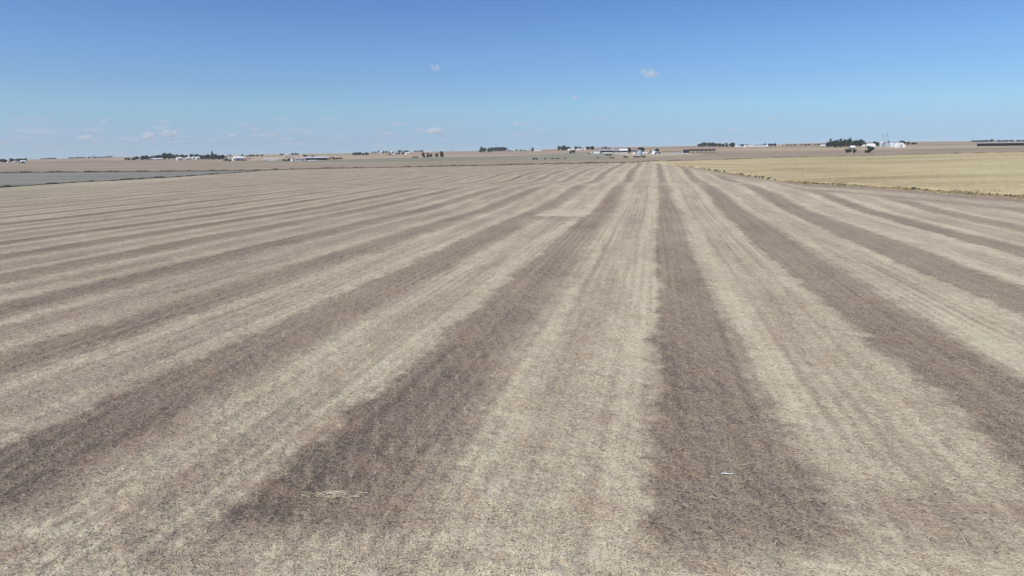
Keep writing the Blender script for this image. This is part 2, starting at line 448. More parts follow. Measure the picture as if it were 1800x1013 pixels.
def residue(X, Y):
    r = np.hypot(X, Y); az = np.arctan2(X, Y)
    wob = 1.3 * (fbm(X / 26.0 + 40, Y / 46.0 + 7, 3) - 0.5) + 0.8 * (fbm(X / 5.5, Y / 8.5, 3) - 0.5) + 1.2 * (fbm(X / 2.0, Y / 1.5, 3) - 0.5) + 0.9 * (fbm(X / 0.7, Y / 0.4, 2) - 0.5)
    Xs = X + wob
    k = np.clip(np.round((Xs - 2.9) / 12.6).astype(int) + 60, 0, 89)
    d = Xs - C_K[k]
    wide = 0.95 * W_K[k] * (1 + 0.30 * (1 - sstep(20, 36, r)) - 0.34 * sstep(70, 260, r)) * (0.85 + 0.35 * fbm(Y / 45.0, k * 3.7, 2))
    # edge away from the chaff spreader is crisp, the other one feathers out
    lo_soft = 0.22 + 0.4 * fbm(X / 9.0, Y / 11.0 + 5, 2); hi_soft = np.where(X < -5, 1.5, 0.9)
    inside = sstep(-wide - lo_soft, -wide + lo_soft, d) * (1 - sstep(wide - hi_soft, wide + hi_soft, d))
    light = 0.70 - 0.20 * sstep(8, 55, -X) + 0.05 * sstep(5, 60, X) + 0.30 * (fbm(X / 3.1 + 5, Y / 16.0, 3) - 0.5) + 0.26 * (fbm(X / 1.2, Y / 9.0 + 3, 3) - 0.5)  # left side dimmed: lens and view-angle light falloff painted into the residue
    # brighter windrow shoulders beside the bare pass
    light += 0.13 * np.exp(-((np.abs(d) - wide - 1.6) / 1.1) ** 2) - 0.10 * np.exp(-((np.abs(d) - 6.3) / 1.6) ** 2)
    dark = 0.19 + 0.10 * sstep(28, 62, r) - 0.13 * sstep(15, 70, -X) + 0.20 * (fbm(X / 5.0, Y / 12.0, 3) - 0.5)  # same painted left dimming on the bare passes; also darker near the camera
    fade = A_K[k] * (1 - 0.12 * sstep(60, 300, -X))
    v = light + (dark - light) * np.clip(inside * fade, 0, 1)
    # turning strips at the near end of the field
    hl = 18.5 + 1.6 * (fbm(X / 4.0, Y * 0, 3) - 0.5) + 0.10 * X
    near = 1 - sstep(hl - 1.2, hl + 1.2, Y)
    v = v * (1 - near) + near * (0.84 + 0.9 * (fbm(X / 1.6, Y / 0.8, 3) - 0.5) - 0.10 * sstep(4, 16, -X))
    v = v - 0.13 * sstep(6, 16, -X) * (1 - sstep(20, 34, Y))
    dk = sstep(0, 1, (1 - np.abs(Y - hl - 2.6) / 3.0)) * 0.16 * sstep(0.42, 0.6, fbm(X / 6.0 + 3, Y / 6.0, 2))
    v = v - dk
    # stop of the combine on one pass: bare cross line, then a fresh bright pass
    inp = sstep(-21.8, -20.6, Xs) * (1 - sstep(-12.6, -11.6, Xs))
    q = inp * sstep(126.6, 127.2, Y) * (1 - sstep(129, 152, Y))
    v = v * (1 - q) + (0.90 + 0.18 * (1 - sstep(127, 133, Y)) + 0.3 * (fbm(X / 2.0, Y / 5.0, 3) - 0.5)) * q
    q = sstep(-24, -22, X) * (1 - sstep(-10, -8, X)) * sstep(115, 122, Y) * (1 - sstep(126.2, 126.8, Y)) * 0.6
    v = v * (1 - q) + 0.36 * q
    # wheel lines of the combine on each side of the pass and fine lines along the cut
    tr = np.abs(np.abs(X + 0.35 * wob - C_K[k] - 6.3 * np.sign(d)) - 1.7)
    v = v - (1 - inside) * 0.24 * np.exp(-(tr / 0.26) ** 2) * sstep(0.30, 0.55, fbm(X / 8.0, Y / 20.0 + 11, 2))
    # light crest where passes turned
    v = v + 0.26 * np.exp(-((Y - 232 - 0.05 * X) / 15.0) ** 2) * sstep(-160, -60, X) * inside
    # passes round the hay field and the ditch
    Rs = np.interp(az, S_AZs, S_Rs)
    off = (Rs - r) * np.where(X > 0, 0.62, 0.8)
    hb = (1 - sstep(15, 23, off)) * sstep(0.0, 30, X)
    rim = 0.62 - 0.34 * np.exp(-((off - 5) / 3.0) ** 2) - 0.26 * np.exp(-((off - 16) / 2.2) ** 2) + 0.2 * (fbm(X / 9, Y / 9, 3) - 0.5)
    v = v * (1 - hb) + hb * rim
    hb2 = (1 - sstep(26, 44, off)) * sstep(60, 160, -X) * (1 - sstep(380, 470, r)) * sstep(0.42, 0.62, -az)
    rim2 = 0.60 + 0.10 * np.sin(off / 12.6 * 2 * math.pi) + 0.25 * (fbm(X / 12, Y / 12, 3) - 0.5)
    v = v * (1 - hb2) + hb2 * rim2
    return np.clip(v, 0, 1)

def stubble_green(X, Y):
    r = np.hypot(X, Y); az = np.arctan2(X, Y)
    Rs = np.interp(az, S_AZs, S_Rs)
    g = (1 - sstep(20, 120, Rs - r)) * sstep(0.66, 0.86, -az) * 0.55
    return g * (0.5 + fbm(X / 20, Y / 20, 2))

near_r = np.full(NA, 8.0)
sector('stubble_field', near_r, S, 600, M['stubble'], steps=np.array([0.05, 1, 2, 3, 4.5, 6, 7]), zfun=ground, extra={'residue': residue, 'green': stubble_green})
gl = AZ.copy(); gl = np.where(gl > math.pi, gl - 2 * math.pi, gl)
is_left = gl < math.radians(-20)
sector('cover_crop_field', S, np.where(is_left, D, S), 26, M['grass'])
def crop_top(X, Y):
    r = np.hypot(X, Y); az = np.arctan2(X, Y)
    rs = np.interp(az, S_AZs, S_Rs); rd = np.interp(az, S_AZs, D[_o])
    e = sstep(0.0, 3.0, r - rs) * sstep(0.0, 3.0, rd - r)
    return terrain(X, Y) + e * (0.55 + 0.5 * (fbm(X / 3.0, Y / 3.0, 3) - 0.5))
sector('ripe_crop_field', S, np.where(is_left, S, D), 110, M['hay'], zfun=crop_top)
sector('ditch_verge', D, V, 4, M['verge'])
sector('dry_corn_field', V, T, 26, M['tan'])

def frame_xy(X, Y):
    Z = terrain(X, Y) - CAMH
    P = np.stack([X, Y, Z], -1)
    dz = np.maximum(P @ _f, 1.0)
    return 900 + FPX * (P @ _r) / dz, 506.5 - FPX * (P @ _u) / dz

def far_green(X, Y):
    r = np.hypot(X, Y); az = np.arctan2(X, Y)
    a0, a1, a2 = col_az(380), col_az(620), col_az(1085)
    w = sstep(a0, a1, az) * (1 - sstep(a2 - 0.02, a2 + 0.02, az))
    g = w * (1 - sstep(960, 1060, r)) * (0.75 + 0.5 * (fbm(X / 30, Y / 30, 3) - 0.5))
    for cx, d0, rad in ((1262, 860, 26), (150, 1320, 60), (1720, 1000, 60), (520, 1000, 80), (1640, 880, 50), (330, 1560, 120), (690, 1000, 50)):
        p = point(cx, d0); g = np.maximum(g, 0.7 * np.exp(-((X - p[0]) ** 2 + (Y - p[1]) ** 2) / rad ** 2))
    return np.clip(g, 0, 1)

def far_gravel(X, Y):
    g = X * 0
    for cx, d0, rad in ((1185, 815, 22), (1150, 820, 18), (1120, 822, 16), (1205, 815, 14), (1035, 850, 10), (1560, 1440, 40), (550, 990, 18), (420, 1100, 15), (1010, 1250, 16)):
        p = point(cx, d0); g = np.maximum(g, 0.9 * np.exp(-((X - p[0]) ** 2 + (Y - p[1]) ** 2) / rad ** 2))
    return g
sector('farmland', T, np.full(NA, 6000.0), 100, M['far'], extra={'green': far_green, 'gravel': far_gravel})


# ----------------------------------------------------------------------------
# straw and stalks on the near part of the field
# ----------------------------------------------------------------------------
def ribbons(P, dirs, L, W, normal_tilt, name, mat, shade):
    """narrow folded ribbons (two quads along a ridge) lying at P along unit dirs"""
    n = len(P)
    side = np.cross(dirs, np.array([0, 0, 1.0])); side /= np.linalg.norm(side, axis=1)[:, None] + 1e-9
    up = np.cross(side, dirs)
    a = P - dirs * (L / 2)[:, None]; b = P + dirs * (L / 2)[:, None]
    w = W[:, None] / 2
    Vt = np.stack([a - side * w, a + up * w, a + side * w, b - side * w, b + up * w, b + side * w], 1).reshape(-1, 3)
    k = np.arange(n)[:, None] * 6
    Q = np.stack([k + np.array([[0, 3, 4, 1]]), k + np.array([[1, 4, 5, 2]])], 1).reshape(-1, 4)
    me = mesh_np(name, Vt, Q, smooth=False)
    attr(me, 'shade', np.repeat(shade, 6))
    return link(name, me, mat)

ts = NT('loose_straw')
ts.color(ts.ramp(ts.attr('shade'), [(0.0, (0.19, 0.145, 0.105)), (0.35, (0.38, 0.31, 0.225)), (0.7, (0.56, 0.485, 0.35)), (1.0, (0.72, 0.65, 0.50))]))
ts.b.inputs['Roughness'].default_value = 0.75
M['straw'] = ts.m

NS = 380000
rr = np.exp(RNG.uniform(math.log(11), math.log(105), NS))
aa = np.radians(RNG.uniform(-60, 38, NS))
X = rr * np.sin(aa); Y = rr * np.cos(aa)
res = residue(X, Y)
keep = RNG.random(NS) < (0.15 + 0.75 * res) * sstep(0.2, 0.75, fbm(X / 0.7, Y / 0.7, 3)) * 1.7
X, Y, rr, res = X[keep], Y[keep], rr[keep], res[keep]
n = len(X)
hd = RNG.uniform(0, 2 * math.pi, n); el = RNG.normal(0.05, 0.22, n)
dirs = np.stack([np.cos(hd) * np.cos(el), np.sin(hd) * np.cos(el), np.sin(el)], 1)
L = np.clip(np.exp(RNG.normal(-2.7, 0.55, n)), 0.02, 0.30) * (0.8 + rr / 80); W = RNG.uniform(0.006, 0.015, n) * (0.8 + rr / 70)
Pz = np.stack([X, Y, ground(X, Y) + 0.010 + np.abs(np.sin(el)) * L / 2 + RNG.uniform(0, 0.02, n)], 1)
sh = np.clip(0.18 + 0.62 * res + RNG.normal(0, 0.15, n), 0, 1)
o = ribbons(Pz, dirs, L, W, 0, 'straw_residue', M['straw'], sh)
tag(o, 'loose pale straw and chaff scattered over the near stubble field', 'straw', kind='stuff')

# cut stalks still standing in their rows
ang = math.radians(21)
rowd = np.array([-math.sin(ang), math.cos(ang)]); rown = np.array([math.cos(ang), math.sin(ang)])
u_ = np.arange(-90, 60, 0.76); v_ = np.arange(-40, 110, 0.16)
U, Vv = np.meshgrid(u_, v_); U = U.ravel() + RNG.normal(0, 0.035, U.size); Vv = Vv.ravel() + RNG.uniform(-0.07, 0.07, Vv.size)
X = U * rown[0] + Vv * rowd[0]; Y = U * rown[1] + Vv * rowd[1]
r_ = np.hypot(X, Y); a_ = np.degrees(np.arctan2(X, Y))
keep = (r_ > 11) & (r_ < 85) & (a_ > -60) & (a_ < 38)
X, Y, r_ = X[keep], Y[keep], r_[keep]
res = residue(X, Y)
keep = RNG.random(len(X)) < np.clip(0.85 - 0.75 * res, 0.05, 1) * np.clip(1.25 - r_ / 85, 0, 1)
X, Y, res = X[keep], Y[keep], res[keep]
n = len(X)
tx = RNG.normal(0, 0.35, n); ty = RNG.normal(0, 0.35, n)
dirs = np.stack([tx, ty, np.ones(n)], 1); dirs /= np.linalg.norm(dirs, axis=1)[:, None]
L = RNG.uniform(0.06, 0.15, n); W = RNG.uniform(0.010, 0.02, n)
Pz = np.stack([X, Y, ground(X, Y) + L / 2 - 0.01], 1)
o = ribbons(Pz, dirs, L, W, 0, 'standing_stubble', M['straw'], np.clip(RNG.normal(0.5, 0.22, n), 0, 1))
tag(o, 'short cut stalks standing in rows on the bare dark strips', 'stubble', kind='stuff')

def gpt(x, y):
    d = ray(x, y); t = -CAMH / d[2]
    return np.array([d[0] * t, d[1] * t, 0.0])

# one pale bundle of straw and a white stick lying in the dark strips
p0 = gpt(590, 871)
n = 150
X = p0[0] + RNG.normal(0, 0.40, n); Y = p0[1] + RNG.normal(0, 0.13, n) + 0.12 * (X - p0[0])
hd = RNG.normal(0.1, 0.35, n); el = RNG.normal(0.0, 0.16, n)
dirs = np.stack([np.cos(hd) * np.cos(el), np.sin(hd) * np.cos(el), np.sin(el)], 1)
L = RNG.uniform(0.15, 0.4, n); W = RNG.uniform(0.01, 0.02, n)
hz = 0.10 * np.exp(-((X - p0[0]) / 0.4) ** 2 - ((Y - p0[1]) / 0.15) ** 2)
o = ribbons(np.stack([X, Y, ground(X, Y) + 0.02 + hz * RNG.random(n)], 1), dirs, L, W, 0, 'straw_bundle', M['straw'], np.clip(RNG.normal(0.50, 0.18, n), 0, 1))
tag(o, 'small pale bundle of straw lying on the dark strip left of centre in the foreground', 'straw bundle', kind='stuff')

def bm_mesh(name, verts, faces, mat=None, parent=None, smooth=False):
    me = bpy.data.meshes.new(name)
    me.from_pydata([tuple(map(float, v)) for v in verts], [], [tuple(f) for f in faces])
    if smooth: me.polygons.foreach_set('use_smooth', np.ones(len(me.polygons), bool))
    me.update()
    return link(name, me, mat, parent)

def tube(pts, rad, seg=7):
    Vt, Fc = [], []
    for i, (p, rd) in enumerate(zip(pts, rad)):
        p = np.array(p, float)
        d = np.array(pts[min(i + 1, len(pts) - 1)], float) - np.array(pts[max(i - 1, 0)], float)
        d /= np.linalg.norm(d) + 1e-9
        s = np.cross(d, (0, 0, 1)) if abs(d[2]) < 0.9 else np.cross(d, (1, 0, 0))
        s /= np.linalg.norm(s); t = np.cross(d, s)
        for k in range(seg):
            a = 2 * math.pi * k / seg
            Vt.append(p + rd * (math.cos(a) * s + math.sin(a) * t))
        if i:
            b0 = (i - 1) * seg
            for k in range(seg):
                Fc.append((b0 + k, b0 + (k + 1) % seg, b0 + seg + (k + 1) % seg, b0 + seg + k))
    Fc.append(tuple(range(seg - 1, -1, -1))); Fc.append(tuple(range(len(Vt) - seg, len(Vt))))
    return Vt, Fc

M['white_paint'] = simple('white_paint', (0.80, 0.80, 0.79), 0.05, 0.8, 0.6)
sp = gpt(1280, 833)
Vt, Fc = tube([(-0.24, 0.0, 0.03), (-0.05, 0.006, 0.036), (0.05, -0.004, 0.033), (0.24, 0.012, 0.03)], [0.012, 0.016, 0.014, 0.011])
o = bm_mesh('stick', Vt, Fc, M['white_paint'], smooth=True); o.location = (sp[0], sp[1], float(ground(sp[0], sp[1])) + 0.02)
tag(o, 'short white stick lying flat on the dark strip right of centre', 'stick')

# ----------------------------------------------------------------------------
# trees
# ----------------------------------------------------------------------------
def leaf_material(name, dark, light):
    t = NT(name)
    t.color(t.mix(t.attr('shade'), dark, light))
    t.b.inputs['Roughness'].default_value = 0.7
    return t.m
M['leaf_green'] = leaf_material('leaf_green', (0.030, 0.048, 0.022), (0.085, 0.115, 0.045))
M['leaf_dark'] = leaf_material('leaf_dark', (0.018, 0.032, 0.020), (0.050, 0.072, 0.036))
M['leaf_dry'] = leaf_material('leaf_dry', (0.085, 0.060, 0.035), (0.17, 0.125, 0.07))
M['leaf_grey'] = leaf_material('leaf_grey', (0.07, 0.075, 0.045), (0.16, 0.155, 0.09))
M['bark'] = simple('bark', (0.105, 0.085, 0.068), 0.3, 2.0, 0.95)

def leaf_cloud(name, lobes, n, size, rg, shell=0.55):
    """many small leaf clumps spread through the lobes (x, y, z, rx, rz)"""
    lob = np.array(lobes)
    vol = lob[:, 3] ** 2 * lob[:, 4]
    idx = rg.choice(len(lob), n, p=vol / vol.sum())
    d = rg.normal(size=(n, 3)); d /= np.linalg.norm(d, axis=1)[:, None]
    rad = np.maximum(rg.random(n) ** (1 / 3), shell * rg.random(n) + shell * 0.6)
    rad = np.clip(rad, 0, 1.08)
    P = lob[idx, :3] + d * rad[:, None] * np.stack([lob[idx, 3], lob[idx, 3], lob[idx, 4]], 1)
    P[:, 2] = np.maximum(P[:, 2], 0.02)
    e1 = rg.normal(size=(n, 3)); e1 /= np.linalg.norm(e1, axis=1)[:, None]
    e2 = np.cross(e1, rg.normal(size=(n, 3))); e2 /= np.linalg.norm(e2, axis=1)[:, None]
    s = size * rg.uniform(0.6, 1.4, n)[:, None]
    Vt = np.stack([P - e1 * s, P - e2 * s * 0.6, P + e1 * s, P + e2 * s * 0.6], 1).reshape(-1, 3)
    Q = np.arange(4 * n).reshape(-1, 4)
    me = mesh_np(name, Vt, Q, smooth=False)
    base = rg.random(len(lob))[idx] * 0.45 + rg.random(n) * 0.55
    attr(me, 'shade', np.repeat(base, 4))
    return me

def limb_mesh(name, pieces):
    Vt, Fc = [], []
    for pts, rad in pieces:
        v, f = tube(pts, rad, 6); o_ = len(Vt)
        Vt += v; Fc += [tuple(i + o_ for i in q) for q in f]
    me = bpy.data.meshes.new(name)
    me.from_pydata([tuple(map(float, v)) for v in Vt], [], Fc)
    me.update()
    return me

PROTO = {}
def make_proto(key, seed, style, mat, n=1100):
    rg = np.random.default_rng(seed)
    lobes, limbs = [], []
    if style == 'round':
        zc = 0.56
        for i in range(13):
            a = rg.uniform(0, 2 * math.pi); q = rg.random() ** 0.6 * 0.34
            z = rg.uniform(0.20, 0.86); q *= math.sqrt(max(0.08, 1 - ((z - 0.5) / 0.46) ** 2))
            rr_ = rg.uniform(0.13, 0.22)
            lobes.append((q * math.cos(a), q * math.sin(a), z, rr_, rr_ * 0.75))
        lobes.append((0, 0, 0.55, 0.26, 0.27))
    elif style == 'tall':
        for i in range(12):
            a = rg.uniform(0, 2 * math.pi); z = 0.14 + 0.78 * (i / 11)
            q = 0.22 * (1 - abs(z - 0.45)) * rg.random()
            rr_ = rg.uniform(0.16, 0.27) * (1.15 - 0.6 * z)
            lobes.append((q * math.cos(a) * 1.3, q * math.sin(a) * 1.3, z, rr_ * 1.25, rr_ * 0.6))
    elif style == 'conifer':
        for i in range(11):
            z = 0.10 + 0.84 * i / 10
            w_ = 0.46 * (1 - z) + 0.05
            for k in range(3):
                a = rg.uniform(0, 2 * math.pi)
                lobes.append((w_ * 0.5 * math.cos(a), w_ * 0.5 * math.sin(a), z, w_ * 0.6, 0.05))
    elif style == 'shrub':
        for i in range(8):
            a = rg.uniform(0, 2 * math.pi); q = rg.uniform(0.05, 0.36)
            lobes.append((q * math.cos(a), q * math.sin(a), rg.uniform(0.25, 0.62) * (1 - q * 0.7), rg.uniform(0.14, 0.24), rg.uniform(0.18, 0.32)))
    crown = leaf_cloud(key + '_crown', lobes, n, 0.052 if style != 'shrub' else 0.06, rg)
    crown.materials.append(M[mat])
    if style == 'shrub':
        for i in range(5):
            a = rg.uniform(0, 2 * math.pi); q = rg.uniform(0.1, 0.3)
            limbs.append(([(0.03 * math.cos(a), 0.03 * math.sin(a), -0.03), (q * math.cos(a), q * math.sin(a), 0.55)], [0.022, 0.008]))
    else:
        top = 0.95 if style == 'conifer' else 0.72
        j = rg.normal(0, 0.012, 4)
        limbs.append(([(0, 0, -0.04), (j[0], j[1], 0.22), (j[2], j[3], 0.5), (0, 0, top)], [0.040, 0.030, 0.020, 0.006]))
        if style != 'conifer':
            for i in range(6):
                a = rg.uniform(0, 2 * math.pi); z0 = rg.uniform(0.16, 0.45); q = rg.uniform(0.2, 0.36)
                limbs.append(([(0, 0, z0), (q * 0.5 * math.cos(a), q * 0.5 * math.sin(a), z0 + 0.16), (q * math.cos(a), q * math.sin(a), z0 + 0.30)], [0.018, 0.012, 0.005]))
    trunk = limb_mesh(key + '_trunk', limbs)
    trunk.materials.append(M['bark'])
    PROTO[key] = (crown, trunk, style)
for i, (k, st, mt) in enumerate([('g0', 'round', 'leaf_green'), ('g1', 'round', 'leaf_green'), ('g2', 'round', 'leaf_dark'), ('g3', 'round', 'leaf_dark'), ('t0', 'tall', 'leaf_dark'), ('t1', 'tall', 'leaf_green'), ('c0', 'conifer', 'leaf_dark'), ('d0', 'tall', 'leaf_dry'), ('d1', 'round', 'leaf_dry'), ('s0', 'shrub', 'leaf_dark'), ('s1', 'shrub', 'leaf_green'), ('s2', 'shrub', 'leaf_dry'), ('s3', 'shrub', 'leaf_grey')]):
    make_proto(k, 100 + i, st, mt, 500 if st == 'shrub' else (1300 if st == 'round' else 1000))

ORD = ['first', 'second', 'third', 'fourth', 'fifth', 'sixth', 'seventh', 'eighth', 'ninth', 'tenth', 'eleventh', 'twelfth', 'thirteenth', 'fourteenth', 'fifteenth', 'sixteenth', 'seventeenth', 'eighteenth']

def put_tree(name, key, p, w, h, label, cat, group=None):
    root = bpy.data.objects.new(name, None); COL.objects.link(root)
    root.empty_display_size = 0.5
    root.location = p
    root.rotation_euler = (0, 0, random.uniform(0, 6.28))
    root.scale = (w, w, h)
    crown, trunk, st = PROTO[key]
    link('crown', crown, None, root)
    link('trunk' if st != 'shrub' else 'stem', trunk, None, root)
    tag(root, label, cat, group)
    return root

KW = {'g': 'broad round', 't': 'tall', 'c': 'pointed evergreen', 'd': 'brown leafed', 's': 'low'}
COLW = {'leaf_green': 'green', 'leaf_dark': 'dark green', 'leaf_dry': 'brown', 'leaf_grey': 'grey green'}
def trees(where, items, group, r_=None):
    """items: (frame x, frame y of the foot, width, height, proto); sizes in frame pixels at that distance"""
    items = sorted(items, key=lambda q: q[0])
    for i, (x, yb, w, h, key) in enumerate(items):
        p = point(x, r_) if r_ else at(x, yb)
        k = depth(p) / FPX
        st = PROTO[key][2]
        cw = COLW[PROTO[key][0].materials[0].name]
        kind = 'shrub' if st == 'shrub' else 'tree'
        nm = {'shrub': 'shrub', 'conifer': 'conifer_tree'}.get(st, 'broadleaf_tree')
        sty = '' if st in ('shrub', 'round') else ('tall ' if st == 'tall' else 'pointed ')
        if len(items) == 1: lab = f'{sty}{cw} {kind} {where}'
        else: lab = f'{sty}{cw} {kind}, {ORD[i]} from left {where}'
        put_tree(nm, key, p, w * k * 1.42, h * k * 1.12, lab, kind, group)

G = ['g0', 'g2', 'g1', 'g3']
trees('in the farm grove at the far left edge', [(3, 286, 9, 6, 'g2'), (9, 286, 8, 5.5, 'g3'), (21, 285, 9, 6, 'g2'), (31, 285, 8, 5.5, 'g0'), (37, 285, 9, 6, 'g3'), (44, 285, 8, 6, 'g2')], 'trees of the far left farm')
trees('below the far left white farm building', [(39, 287, 9, 3, 's0')], None)
trees('in the hazy tree line on the left horizon', [(x, 281.6, random.uniform(5, 8), random.uniform(1.6, 2.6), random.choice(G)) for x in (74, 80, 85, 90, 95, 122, 127, 135, 141, 147, 157, 168, 174, 181, 188, 194)], 'hazy trees on the left horizon', r_=3300)
trees('on the left side of the village', [(221, 282, 5, 4, 'g2'), (226, 282, 6, 4, 'g3'), (235, 282, 8, 4, 'g2'), (242, 281.6, 9, 6, 'g0'), (252, 281.5, 9, 7, 'g3'), (258, 281.5, 9, 7.5, 'g2'), (268, 280.8, 7, 6, 'g1'), (275, 280.6, 9, 7, 'g2'), (281, 280.6, 8, 7.5, 'g0'), (289, 280.6, 12, 11, 'g3'), (296, 280.4, 11, 10, 'g2'), (302, 279.5, 8, 8, 'g0')], 'village trees')
trees('among the white roofs of the village', [(306, 279.6, 7, 7, 'g2'), (312, 278, 6, 6, 'g2'), (321, 278.4, 8, 6.5, 'g3'), (327, 278.4, 7, 5.5, 'g2'), (338, 277.8, 8, 6.5, 'g0'), (345, 277.6, 8, 6, 'g2'), (351, 278.6, 7, 6, 'g3'), (333, 280.2, 6, 3.5, 's1')], 'village trees')
trees('in the village grove left of the white silo', [(355, 280.8, 8, 7, 'g2'), (361, 280.8, 8, 7.5, 'g0'), (367, 280.8, 9, 9, 'g3'), (374, 280.8, 8, 14.5, 'c0'), (379, 280.8, 8, 9, 'g2'), (386, 280.8, 9, 7.5, 'g3'), (392, 281, 8, 8, 'g2')], 'village trees')
trees('around the white house right of the silo', [(398, 283.5, 8, 5, 's0'), (404, 283.6, 9, 4, 's1'), (419, 283, 8, 3.2, 's0'), (425, 283, 8, 3.2, 's1'), (431, 283, 6, 3, 's0')], 'shrubs of the white house')
trees('behind the white house right of the silo', [(398, 275, 4, 3, 'g2'), (405, 275, 5, 3, 'g3'), (426, 275.8, 5, 3.8, 'g2'), (441, 275.5, 5, 3.5, 'g2'), (446, 275.4, 5, 3.5, 'g0'), (453, 275, 6, 3, 'g3'), (460, 275, 6, 3, 'g2')], 'trees behind the white house')
trees('above the pink roofed barn', [(494, 273.2, 5, 3, 'g2'), (499, 273, 4, 2.6, 'g3'), (514, 272.6, 5, 3, 'g2'), (519, 272.6, 6, 3.2, 'g0'), (524, 272.6, 4, 2.6, 'g3'), (537, 276, 9, 3, 'g2'), (549, 276, 7, 2.5, 'g3')], 'trees above the barns')
trees('beside the long low shed', [(501, 283.2, 9, 4, 's2'), (508, 283.2, 8, 4.5, 's0'), (580, 280.5, 7, 3, 's2'), (587, 280.5, 8, 3.5, 's2'), (594, 280, 8, 3.2, 's0'), (600, 279.8, 6, 3, 's2')], 'shrubs beside the long shed')
trees('in the small grove on the slope left of centre', [(622, 273.6, 6, 4.5, 'g2'), (627, 273.6, 7, 5.5, 'g3'), (632, 273.6, 7, 5.5, 'g2'), (638, 273.4, 5, 4, 'g0'), (645, 273.3, 7, 5, 'g3')], 'small grove on the slope')
trees('around the hilltop farmsteads left of centre', [(655, 269.8, 3.5, 3, 'g2'), (660, 269.8, 3.5, 3, 'g3'), (666, 269.6, 4, 4.2, 'g2'), (674, 269.5, 4.5, 4, 'g3'), (679, 269.5, 5, 3.6, 'g2'), (684, 269.5, 4, 3, 'g0'), (691, 269.4, 4, 2.6, 'g2'), (702, 268.6, 5, 4.5, 'g3'), (706, 268.4, 3, 4, 't0'), (711, 268.5, 4.5, 3.6, 'g2'), (716, 268.3, 6, 3.6, 'g3'), (730, 267.9, 5, 2.8, 'g2'), (735, 267.9, 4, 2.6, 'g0'), (741, 267.7, 7, 3.4, 'g2')], 'hilltop farm trees')
trees('below the hilltop farmsteads', [(686, 272.4, 8, 2.4, 's0'), (695, 272, 7, 3, 's1'), (701, 271.8, 5, 3, 'g2'), (709, 271.5, 6, 3.2, 'g3')], 'trees below the hilltop farms')
trees('standing in the pasture left of centre', [(744.5, 277, 6.5, 8.5, 'd0'), (752, 276.8, 5, 7.5, 'd0'), (757, 276.6, 7, 5.5, 'd1'), (768, 277, 6.5, 7, 'd1'), (776.5, 276.5, 7.5, 9.5, 't0')], 'pasture trees')
trees('in the pasture beside the brown trees', [(727, 277.6, 6, 2.4, 's2'), (733, 277.4, 8, 2.6, 's2'), (585, 278.8, 8, 3, 's2')], 'pasture shrubs')
trees('in the grove on the middle horizon', [(846, 268, 8, 9, 't1'), (851.5, 268, 8, 7.2, 'g2'), (860, 267.8, 7, 7.2, 'g3'), (864.5, 267.6, 8, 8, 'g0'), (871, 267, 9, 7.6, 'g2'), (877, 266.6, 9, 7.2, 'g3'), (884, 266.4, 10, 7.2, 'g2'), (888, 266.3, 7, 6.6, 'g1')], 'grove on the middle horizon')
trees('along the horizon right of the middle grove', [(894, 266.2, 4, 2.6, 'g2'), (899, 266.2, 4, 1.5, 'g3'), (908, 266, 5, 2.6, 'g2'), (916, 265.8, 5, 2.6, 'g0'), (922, 265.7, 5, 2, 'g2'), (936, 266, 6, 6.6, 'c0')], 'horizon trees right of the grove')
trees('in the row of dark pasture shrubs', [(938, 281, 5, 3.8, 's0'), (943, 281, 5, 3.6, 's0'), (958.5, 280, 5, 2.2, 's0'), (971.5, 279.8, 6, 2.3, 's0'), (980.5, 279.6, 7, 2.3, 's0'), (993.5, 279.4, 4, 2.8, 's0')], 'dark pasture shrubs')
trees('around the white farmyard right of centre', [(983, 264.8, 7, 7.2, 'g2'), (988, 264.8, 6, 7.5, 'g3'), (992, 264.6, 7, 8.2, 't0'), (997, 264.4, 7, 6, 'g2'), (1002, 263.2, 6, 4, 'g3'), (1013, 263.4, 7, 5.4, 'g2'), (1019, 263, 6, 4.6, 'g0'), (1032.5, 263, 7, 5, 'g3'), (1036, 263, 5, 4.5, 'g2'), (1041, 264, 8, 6.2, 'g2')], 'farmyard trees')
trees('in front of the white farmyard', [(1003.5, 271.4, 6, 6.5, 'd1'), (1008.5, 271, 5, 6.5, 'g2')], 'trees in front of the farmyard')
trees('near the open barn', [(1036, 271, 6, 2.6, 's2'), (1068, 273.6, 10, 2.8, 's0'), (1074, 273.4, 6, 2.4, 's0'), (1051, 278.4, 6, 1.6, 's0'), (1073, 278, 7, 2, 's2'), (1078, 278, 6, 2, 's2'), (1097.5, 277.6, 5, 3.8, 's0'), (1102, 277.6, 6, 2.6, 's0')], 'shrubs near the open barn')
trees('behind the open barn', [(1059.5, 262.2, 4, 3.4, 'g2'), (1065, 262, 5, 4, 'g0'), (1071, 262, 4, 2.4, 'g3')], 'trees behind the open barn')
trees('at the right end of the open barn', [(1106, 268.6, 7, 8.4, 'g3')], None)
trees('behind the round grain bins', [(1123.5, 270, 8, 10.4, 'g3'), (1129.5, 270, 7, 10.2, 'g2')], 'trees behind the grain bins')
trees('below the round grain bins', [(1116, 277, 8, 2.6, 's0'), (1123, 277, 9, 2.4, 's0'), (1131, 277, 8, 3.4, 's0')], 'hedge below the grain bins')
trees('behind the hoop barn', [(1154, 268, 7.5, 6.4, 'g3'), (1144, 268.5, 3, 4, 'g2')], 'trees behind the hoop barn')
